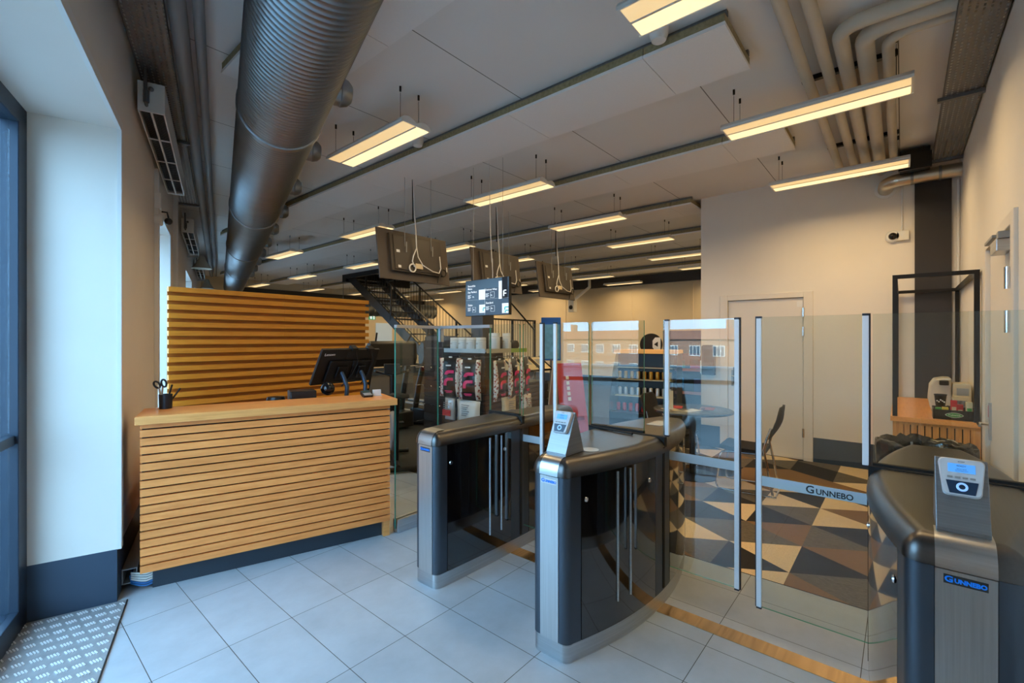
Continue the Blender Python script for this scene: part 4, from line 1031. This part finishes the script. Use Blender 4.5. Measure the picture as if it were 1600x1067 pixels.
m = MB(); m.tube([(.0,-.05,3.1),(1.95,-.05,1.75)], .022, 8); m.build('sloping_rail', M_blackm, t)
struct(box('column', mat('column_grey', (52,54,60), .5), None, 7.05, 7.4, 6.83, 7.18, .003, ZC))
t = thing('gym_duct', 'horizontal silver air duct behind the staircase railing', 'duct', (0,0,0))
m = MB(); prof = []; x = 7.6
while x < 12.0: prof += [(.27,x),(.27,x+.2),(.277,x+.21),(.277,x+.23)]; x += .24
m.lathe(prof, 30, 'x', (0,14.6,2.62)); m.build('duct_tube', M_duct, t, smooth=50)
for x in (8.2,9.8,11.4):
    m = MB(); m.tube([(x,14.6,2.88),(x,14.6,ZC)], .008, 6); m.build('hanger_rod', M_galv, t)
struct(box('trim_7', M_dkpanel, None, 5.4, 13.4, 16.70, 16.799, 2.75, 3.25))
struct(box('trim_8', M_dkpanel, None, 13.42, 13.499, 2.2, 14.0, 3.22, 3.5))
for i, y in enumerate((4.6,6.5,9.0)): struct(box('trim_%d' % (9+i), M_wall_far, None, 13.485, 13.499, y, y+.04, H0, 3.22))
struct(box('trim_12', mat('far_window', (200,220,235), .4, emit=(.5,.75,1), es=.12), None, 10.9, 11.7, 16.78, 16.799, .6, 2.2))
t = thing('exit_sign', 'small green running man exit sign at the far end', 'sign', (10.35,16.2,2.38)); m = MB(); m.box(-.14,.14,-.02,.02,-.08,.08); m.m = 1; m.box(-.11,-.01,-.022,-.02,-.05,.05); m.box(.04,.1,-.022,-.02,-.06,.06); m.build('sign_box', [mat('exit_green', (20,120,80), .4, emit=(.0,.30,.16), es=.7), M_mw], t)
m = MB(); m.tube([(0,0,.08),(0,0,ZC-2.38)], .006, 5); m.build('hanger_rod', M_grey, t)
t = thing('wall_camera_arm', 'white camera on a sloping arm below the ceiling at the far wall', 'camera', (12.6,8.15,2.75)); m = MB(); m.tube([(0,0,0),(.3,-.45,.45),(.3,-.45,.78)], .05, 8); m.build('arm', M_white, t, smooth=True); m = MB(); m.box(-.1,.1,-.1,.1,-.35,.05); m.m = 1; m.ball((-.1,0,-.2), .07, 7); m.build('camera_body', [M_white, M_black], t)

# poster stand, folding sign
t = thing('poster_stand', 'tall blue framed poster stand behind the narrow gate', 'poster stand', (6.53,4.67,0), R(-50))
m = MB(); m.box(-.02,.02,-.02,.02,0,1.2); m.box(-.25,.25,-.15,.15,0,.02); m.build('post', M_galv, t)
M_bl = mat('poster_blue', (24,96,190), .4); M_pl = mat('poster_light', (96,160,206), .35, noise=((9,9,9), .3))
m = MB(); m.box(-.17,.17,-.02,.01,1.15,1.90); m.m = 1; m.box(-.15,.15,-.023,-.02,1.18,1.78); m.build('poster', [M_bl, M_pl], t)
t = thing('folding_sign', 'red folding advertising board on the floor behind the narrow gate', 'sign board', (5.52,3.66,0), R(-22))
for sg, nm in ((-1,'front_board'),(1,'rear_board')):
    m = MB(); m.rings([[(-.22,sg*.26,.0),(.22,sg*.26,.0),(.22,sg*.03,1.18),(-.22,sg*.03,1.18)],[(-.22,sg*.26+.018,.0),(.22,sg*.26+.018,.0),(.22,sg*.03+.018,1.18),(-.22,sg*.03+.018,1.18)]]); b_ = m.build(nm, mat('poster_red', (200,70,72), .4) if sg < 0 else M_white, t)
FB = frame((0,-.150,.60), (1,0,0), Vector((0,.23,1.18)).normalized())
for a in range(5): box('board_print', M_whitetext, t, -.08, -.03, .36-a*.075, .41-a*.075, .002, .0035, X=FB)
m = MB(); m.X = FB; m.box(-.16,.16,-.22,-.17,.002,.004); m.box(-.16,.06,-.30,-.26,.002,.004); m.build('board_bar', mat('dark_red', (140,24,28), .5), t)

# ------------------------------------------------------------------ drinks cooler, vending cabinet, signs
t = thing('drinks_cooler', 'open black drinks cooler with orange top and rows of cans', 'cooler', (6.3,2.80,0), R(-90+8))
m = MB(); m.box(-.42,.42,-.05,.30,0,1.32); m.box(-.42,.42,-.42,.30,0,.5)
cur = [(-.42,.5),(-.40,.7),(-.34,.9),(-.26,1.1),(-.15,1.3),(-.05,1.32),(-.05,.5)]
m.build('cabinet', M_black, t)
for x in (-.42,.41):
    m = MB(); m.rings([[(x,y,z) for y,z in cur],[(x+.01,y,z) for y,z in cur]]); m.build('side_glass', glass('cooler_glass', (.7,.75,.78)), t)
box('lit_header', mat('orange_header', (216,150,70), .5, emit=(.8,.42,.10), es=.3), t, -.43, .43, -.20, .30, 1.32, 1.37)
for z in (.72,.95,1.12): box('shelf', mat('shelf_cream', (190,180,150), .5), t, -.40, .40, -.24+(z-.72)*.25, -.05, z-.012, z)
def make_can(mt):
    t = thing('drink_can', 'x', 'can', (0,0,0), 0, 'cans in the open drinks cooler')
    m = MB(); m.lathe([(.022,0),(.027,.006),(.027,.10),(.021,.112),(.02,.111)], 14, 'z'); m.build('can', mt, t, smooth=True); return t
XF = Matrix.Translation((6.3,2.80,0)) @ Matrix.Rotation(R(-90+8), 4, 'Z')
M_gold = mat('gold_can', (170,130,50), .3, .6); M_silv = mat('silver_can', (190,196,200), .3, .6); M_cr = mat('red_can', (190,50,46), .35, .3)
for mt, z, nm in ((M_gold,.95,'gold drink can on the top shelf of the drinks cooler'),(M_silv,.72,'silver drink can on the middle shelf of the drinks cooler'),(M_cr,.5,'red topped can on the lowest shelf of the drinks cooler')):
    for i in range(9):
        p = XF @ Vector((-.36+i*.09,-.14 if z > .6 else -.2,z+.001))
        if i == 0: c0 = make_can(mt); c0.location = p; c0['label'] = nm
        else: dup(c0, p, 0, nm)
t = thing('vending_cabinet', 'dark cabinet with posters and pale price rails beside the wall corner', 'cabinet', (7.25,2.60,0))
m = MB(); m.box(-.0,.5,-.36,.36,0,1.66); m.build('body', mat('cabinet_navy', (36,46,58), .4), t, bevel=.005)
m = MB(); m.box(-.006,0,-.33,.33,1.30,1.62); m.build('poster', mat('poster_dark', (44,46,56), .3), t)
m = MB(); m.box(-.006,0,-.33,.33,1.12,1.30); m.build('poster', mat('poster_maroon', (92,40,44), .35), t)
for z in (1.02,.66):
    m = MB(); m.box(-.012,0,-.33,.33,z,z+.045); m.build('price_rail', mat('pink_rail', (206,160,160), .4), t)
for y, z, wd, hh, mt, lab in ((.12,.71,.2,.2,mat('blue_pack', (40,120,190), .4),'bluish product'),(-.2,.71,.12,.2,mat('violet_pack', (80,84,130), .4),'violet'),(-.18,1.07,.2,.14,M_red,'red'),(.1,1.07,.2,.12,M_teal,'teal')):
    m = MB(); m.box(-.006,0,y-wd/2,y+wd/2,z,z+hh); m.build('product_picture', mt, t)
t = thing('round_sign', 'round black sign with white arrow plate above the drinks cooler', 'sign', (7.0,3.05,0), R(30))
m = MB(); m.tube([(0,0,.0),(0,0,1.2)], .015, 8); m.lathe([(.18,0),(.18,.015)], 24, 'z'); m.build('post', M_blackm, t)
m = MB(); m.lathe([(.17,-.012),(.175,0),(.17,.012)], 36, 'x', (-.02,0,1.44)); m.build('disc', M_black, t, smooth=40)
m = MB(); p = [(-.14,-.10),(-.06,-.10),(-.02,-.05),(-.02,.06),(-.06,.11),(-.14,.11)]
m.rings([[(-.036,y,1.44+z) for y,z in p],[(-.032,y,1.44+z) for y,z in p]]); m.m = 1; p = [(-.10,-.04),(-.04,.0),(-.10,.045)]; m.rings([[(-.038,y-.0,1.44+z) for y,z in p],[(-.036,y,1.44+z) for y,z in p]]); m.build('arrow_plate', [M_white, M_black], t)
t = thing('wall_dispenser', 'black wall dispenser with rounded top at the end of the door wall', 'dispenser', (6.74,2.07,1.02))
m = MB(); p = [(-.085,0),(.085,0),(.085,.40),(.07,.42),(-.07,.42),(-.085,.40)]
m.rings([[(-.09,y,z) for y,z in p],[(-.001,y,z) for y,z in p]]); m.build('case', M_black, t, bevel=.006)
m = MB(); m.box(-.094,-.09,-.065,.055,.18,.36); m.build('window', mat('smoked', (30,36,42), .1), t); box('side_plate', M_white, t, -.07, -.0, .086, .11, .02, .20)
box('door_tag', M_navy, None, 6.735, 6.7399, 1.70, 1.76, .92, 1.14)
tag(bpy.data.objects['door_tag'], 'small dark notice on the white door behind the gate', 'notice')

# ------------------------------------------------------------------ table, chairs, bin, coffee corner
t = thing('round_table', 'dark round table with leaflets behind the middle turnstile', 'table', (5.2,1.78,0))
M_table = mat('table_blue_grey', (58,66,76), .25)
m = MB(); m.lathe([(.40,.715),(.42,.722),(.42,.738),(.41,.744)], 48, 'z'); m.build('tabletop', M_table, t, smooth=40)
m = MB(); m.tube([(0,0,.03),(0,0,.715)], .035, 16); m.build('pedestal', M_blackm, t, smooth=True)
m = MB(); m.lathe([(.26,0),(.26,.012),(.06,.03)], 32, 'z'); m.build('foot', M_blackm, t, smooth=40)
for x, y, rz, mt, lab in ((.02,.2,.3,M_red,'red leaflet on the left of the round table'),(-.12,-.02,-.4,M_white,'white leaflet lying across the middle of the round table'),(.12,-.12,.2,mat('photo_leaflet', (150,90,80), .4),'pinkish leaflet near the right edge of the round table'),(-.2,.16,.9,M_cream,'folded cream leaflet on the near side of the round table')):
    m = MB(); m.box(-.105,.105,-.148/2,.148/2,0,.002); m.m = 1; m.box(-.09,.02,.02,.06,.002,.0024)
    o = m.build('leaflet', [mt, M_darktext]); o.location = (5.2+x,1.78+y,.7445); o.rotation_euler = (0,0,rz); tag(o, lab, 'leaflet', 'leaflets on the round table')
t = thing('menu_card_holder', 'upright pale card stand on the round table', 'card stand', (5.05,1.98,.746), R(20)); m = MB(); m.box(-.012,.012,-.04,.04,0,.01); m.m = 1; m.box(-.004,.004,-.035,.035,.01,.20); m.build('card', [M_milky, M_cream], t)
def make_chair():
    t = thing('stacking_chair', 'x', 'chair', (0,0,0), 0, 'black chairs with chrome frames')
    m = MB()     # seat faces +Y
    prof = [(-.20,.44),(-.1,.435),(.1,.44),(.19,.452),(.215,.44),(.21,.415),(.1,.40),(-.1,.395),(-.2,.40)]
    m.rings([[(x*wd,y,z) for y,z in prof] for x, wd in ((-.215,.9),(-.20,1.0),(-.1,1.0),(.1,1.0),(.20,1.0),(.215,.9))]); m.build('seat', M_seat, t, smooth=60)
    m = MB(); rs = []
    for i in range(9):
        v = i/8; z = .54+.32*v; y = -.215-.11*v-.02*math.sin(PI*v); ww = .20*(1-.35*(2*v-1)**4); th = .035*(.5+.5*math.sin(PI*min(max(v,.06),.94)))
        rs.append([(-ww,y+.01,z),(-ww*.6,y+th*.2,z),(0,y,z),(ww*.6,y+th*.2,z),(ww,y+.01,z),(ww,y-.012,z),(0,y-th,z),(-ww,y-.012,z)])
    m.rings(rs); m.build('backrest', M_seat, t, smooth='all')
    for sx in (-1, 1):
        m = MB(); m.tube([(sx*.21,-.27,.012),(sx*.212,-.22,.30),(sx*.212,-.19,.45),(sx*.205,-.215,.55),(sx*.185,-.25,.66)], .011, 8)
        m.tube([(sx*.21,-.27,.012),(sx*.21,-.27,.0)], .014, 8); m.build('rear_leg', M_chrome, t, smooth=True)
        m = MB(); m.tube([(sx*.213,-.19,.40),(sx*.213,.12,.395),(sx*.213,.18,.385),(sx*.213,.20,.34),(sx*.215,.235,.06),(sx*.215,.215,.015),(sx*.215,.17,.010),(sx*.215,-.30,.010)], .010, 8); m.build('front_leg', M_chrome, t, smooth=True)
    m = MB(); m.tube([(-.213,.0,.39),(.213,.0,.39)], .009, 8); m.tube([(-.215,-.29,.010),(.215,-.29,.010)], .009, 8); m.build('stretcher', M_chrome, t, smooth=True)
    return t
CH = make_chair(); CH.location = (5.12,1.22,.005); CH.rotation_euler = (0,0,R(4)); CH['label'] = 'black chair with chrome legs in front of the white door'
dup(CH, (5.36,2.06,.005), R(178), 'black chair pushed under the left side of the round table')
t = thing('waste_bin', 'waste bin lined with a black plastic bag behind the right turnstile', 'bin', (4.40,-.12,0))
m = MB(); m.lathe([(.2,0),(.21,.01),(.255,.72),(.26,.74),(.25,.74),(.22,.1)], 36, 'z'); m.build('bin_body', M_grey, t, smooth=40)
m = MB(); rs = []
rb = random.Random(3)
jit = [rb.uniform(-1,1) for _ in range(48)]
for r0, z0, amp in ((.262,.56,.006),(.268,.66,.009),(.274,.75,.008),(.27,.785,.010),(.255,.79,.010),(.245,.74,.010),(.235,.6,.012)):
    rs.append([((r0+amp*jit[(k*5) % 48])*math.cos(2*PI*k/48), (r0+amp*jit[(k*5) % 48])*math.sin(2*PI*k/48), z0+amp*1.6*jit[(k*7+3) % 48]) for k in range(48)])
m.rings(rs, caps=False); m.build('bin_liner', mat('black_liner', (20,21,23), .14, 0, .7, noise=((30,30,12), .2), bump=1.0), t, smooth='all')
# coffee corner along the right wall: oak base with slatted end, black frame above
t = thing('coffee_counter', 'oak coffee counter with vertical slats and tall black open frame', 'counter', (5.0,-.46,0))
m = MB(); m.box(.02,1.68,.012,.5,.0,.84); m.build('carcass', M_black, t)
m = MB(); x = 0
m.box(-.005,.02,.452,.52,0,.84); m.box(-.005,.02,.0,.055,0,.84)
for i in range(9): m.box(.0,.02,.06+i*.044,.06+i*.044+.036,.0,.82)
m.box(-.004,.02,.0,.52,.82,.84)
for i in range(36): m.box(.03+i*.046,.03+i*.046+.038,.5,.52,.0,.82)
m.build('slat_panel', M_woodv, t)
box('worktop', M_woodtop, t, -.015, 1.70, .003, .535, .84, .88, bevel=.002)
m = MB(); q = .032
for x in (.0,1.66):
    for y in (.005,.49): m.box(x,x+q,y,y+q,.88,2.06)
for y in (.005,.49): m.box(.032,1.66,y,y+q,2.028,2.06)
for x in (.0,1.66): m.box(x,x+q,.037,.49,2.028,2.06)
m.build('open_frame', M_blackm, t)
def oc(x, y, z=.8805): return (5.0+x, -.46+y, z)
t = thing('coffee_machine', 'cream coffee machine at the back of the coffee counter', 'coffee machine', oc(.55,.13))
m = MB(); m.rings([[(x,y,z) for y,z in ((.0,.0),(.13,.0),(.15,.1),(.14,.23),(.11,.285),(.05,.30),(.0,.30))] for x in (0,.26)]); m.build('body', mat('cream_plastic', (214,204,186), .35), t, bevel=.012)
m = MB(); m.box(-.10,0,.0,.13,0,.02); m.box(-.06,0,.02,.08,.24,.28); m.build('drip_tray', M_black, t, bevel=.005)
t = thing('water_tank_box', 'cream box with grey window right of the coffee machine', 'box', oc(.50,-.0+.012))
m = MB(); m.box(0,.2,0,.112,0,.26); m.build('body', mat('cream_plastic_b', (206,190,160), .4), t, bevel=.008); box('window', M_grey, t, -.003, 0, .015, .09, .12, .22)
t = thing('napkin_box', 'small wooden box with picture in front of the cream box', 'box', oc(.34,.03)); m = MB(); m.box(0,.12,0,.10,0,.16); m.m = 1; m.box(-.002,0,.02,.085,.02,.13); m.build('box', [M_cream, mat('photo_print', (120,124,130), .4, noise=((40,40,40), .8))], t)
def cup(lab, x, y, z, mt, h=.11, r=.04):
    t = thing('paper_cup', lab, 'cup', oc(x,y,z)); m = MB(); m.lathe([(r*.72,0),(r,h),(r*1.06,h),(r*1.06,h-.006),(r*.98,h-.008)], 20, 'z'); m.build('cup', mt, t, smooth=True)
    return t
c = cup('black paper cup with white print stacked on white cups', .27,.215,.8805+.07, M_black)
m = MB(); 
for a in range(5): m.ball((-.040-.002*(a == 2),(a-2)*.011,.05+.008*((a*7) % 3)), .006, 4)
m.build('print', M_whitetext, c)
cup('white paper cup under the black cup on the coffee counter', .27,.215,.8805, M_white, .068, .05)
t = thing('sachet_pile', 'dark pile of wrapped sweets beside the paper cups', 'sweets', oc(.26,.15))
m = MB()
for i in range(14): m.ball((rb.uniform(-.03,.03),rb.uniform(-.025,.025),.02+rb.uniform(0,.05)), .02, 4)
m.build('sweets', [mat('dark_wrap', (36,34,52), .3)], t)
t = thing('tea_display', 'black tea display tray with leaf shaped green emblem', 'tea box', oc(.035,.02))
m = MB(); m.box(0,.16,0,.25,0,.012); m.box(0,.01,0,.25,.012,.078); m.box(.15,.16,0,.25,.012,.09); m.box(.01,.15,0,.01,.012,.08); m.box(.01,.15,.24,.25,.012,.08); m.build('tray', M_black, t, bevel=.002)
def leaf(m, w, h, x=-.002):
    p = []
    for q in range(13): a = q/12*PI; p.append((-w/2+w*q/12, h*.5*math.sin(a)**.7+.0))
    for q in range(1,12): a = q/12*PI; p.append((w/2-w*q/12, -h*.5*math.sin(a)**.7))
    m.rings([[(x,.125-a,.04+b) for a,b in p],[(x+.002,.125-a,.04+b) for a,b in p]])
m = MB(); leaf(m, .11, .040, -.0015); m.build('emblem_edge', M_white, t); m = MB(); leaf(m, .10, .034, -.0025); m.build('emblem', M_green, t)
text('emblem_lettering', 'Pickwick', .02, M_whitetext, t, frame((-.0029,.125,.04), (0,-1,0), (0,0,1)), .0002)
cols = [(M_green,'green and yellow tea packet at the left of the tea tray'),(mat('tea_yellow', (214,196,70), .5),'yellow tea packet second from the left in the tea tray'),(M_red,'tall red tea packet in the middle of the tea tray'),(mat('tea_red', (176,30,34), .5),'darker red tea packet in front in the tea tray'),(mat('tea_cream', (214,206,170), .5),'cream and green tea packet at the right of the tea tray')]
for i, ((mt, lab), y, z, h) in enumerate(zip(cols, (.215,.175,.125,.09,.038), (.012,.012,.012,.012,.012), (.075,.08,.14,.11,.135))):
    t2 = thing('tea_packet', lab, 'tea packet', oc(.035+.055,.02+y,.8805+z)); m = MB(); m.box(-.03,.03,-.0185,.0185,0,h); m.build('packet', mt, t2, bevel=.002)
    m = MB(); m.box(-.0305,-.03,-.013,.013,h*.35,h*.65); m.build('print', M_cream if i != 4 else M_green, t2)
t = thing('stir_stick', 'thin white stir stick leaning behind the red tea packet', 'stir stick', oc(.205,.10)); m = MB(); m.tube([(0,.0,0),(0,.05,.17)], .003, 5); m.build('stick', M_white, t)

# ------------------------------------------------------------------ outside: street and houses seen mirrored in the glass
struct(box('ground_street', mat('asphalt', (96,100,104), .9, noise=((1,1,1), .1)), None, -120, -1.5, -60, 160, -9.9, -9.75))
m = MB(); m.X = XL; m.box(-3.6,-.46,-6,6,-.16,-.02); struct(m.build('terrace', mat('terrace_concrete', (140,142,144), .85, noise=((3,3,3), .08))))
m = MB(); m.X = XL; m.box(-3.6,-3.5,-6,6,-.02,.98); m.box(-3.62,-3.46,-6,6,.98,1.02); struct(m.build('terrace_parapet', mat('parapet_white', (206,208,208), .7)))
def house(lab, x, y, rz, L_, D_, floors, zb, zr_, chim):
    t = thing('apartment_house', lab, 'house', (x,y,zb), rz)      # front faces +X, length along Y
    Ht = floors*3.0+.6
    m = MB(); m.box(-D_,0,0,L_,0,Ht); m.build('walls', M_brick, t)
    m = MB(); m.rings([[(.4,-.3,Ht),(.4,L_+.3,Ht)],[(-D_/2,2.0,Ht+zr_),(-D_/2,L_-2.0,Ht+zr_)],[(-D_-.4,-.3,Ht),(-D_-.4,L_+.3,Ht)]], close=False, caps=False)
    m.quad((.4,-.3,Ht),(-D_/2,2.0,Ht+zr_),(-D_-.4,-.3,Ht)); m.quad((.4,L_+.3,Ht),(-D_/2,L_-2.0,Ht+zr_),(-D_-.4,L_+.3,Ht)); m.build('roof', mat('roof_tile', (150,96,70), .9), t)
    n = int(L_/3.4)
    for f in range(floors):
        for i in range(n):
            y0 = .9+i*(L_-1.2)/n
            m = MB(); z = f*3.0+1.2; m.box(0,.05,y0,y0+1.7,z,z+1.5); m.m = 1
            for a in range(3): m.box(.05,.06,y0+.1+a*.54,y0+.1+a*.54+.44,z+.1,z+1.4)
            m.build('window', [M_white, mat('pane_dark', (90,104,116), .2) if (f, i) == (0, 0) else bpy.data.materials['pane_dark']], t)
    for c in chim: 
        m = MB(); m.box(-D_/2-.5,-D_/2+.5,c,c+.9,Ht+zr_-1,Ht+zr_+1.3); m.build('chimney', M_brick, t)
house('long brick apartment house across the street mirrored in the gate glass', -60, 14, R(12), 44, 11, 3, -8.1, 1.6, (6,20,38))
house('second brick apartment house mirrored left of the first', -72, 72, R(40), 40, 11, 3, -7.6, 1.6, (10,30))

#TAIL
# ------------------------------------------------------------------ camera, light, sky
cd = bpy.data.cameras.new('camera'); co = bpy.data.objects.new('camera', cd); C.objects.link(co)
cd.sensor_width = 36; cd.lens = 715.3*36/1600; cd.clip_start = .02; cd.clip_end = 400
co.location = (0,0,1.525); co.rotation_euler = (R(90), 0, R(40.437-90))
cd.shift_y = -(533.5-529.6)/1600
S.camera = co
w = bpy.data.worlds.new('sky'); S.world = w; w.use_nodes = True
bg = w.node_tree.nodes['Background']; bg.inputs[0].default_value = (.37,.67,1.04,1); bg.inputs[1].default_value = 9.6
sl = bpy.data.lights.new('sun', 'SUN'); sl.energy = 24; sl.color = (1,.9,.78); sl.angle = R(2); so = bpy.data.objects.new('sun', sl); C.objects.link(so)
so.rotation_euler = Vector((-.80,.10,-.52)).to_track_quat('-Z','Y').to_euler()
S.view_settings.view_transform = 'Standard'; S.view_settings.look = 'None'; S.view_settings.exposure = .16; S.view_settings.gamma = 1
S.view_settings.use_curve_mapping = False
S.cycles.use_denoising = True; S.cycles.max_bounces = 10; S.cycles.transparent_max_bounces = 24; S.cycles.sample_clamp_indirect = 6
S.cycles.diffuse_bounces = 5
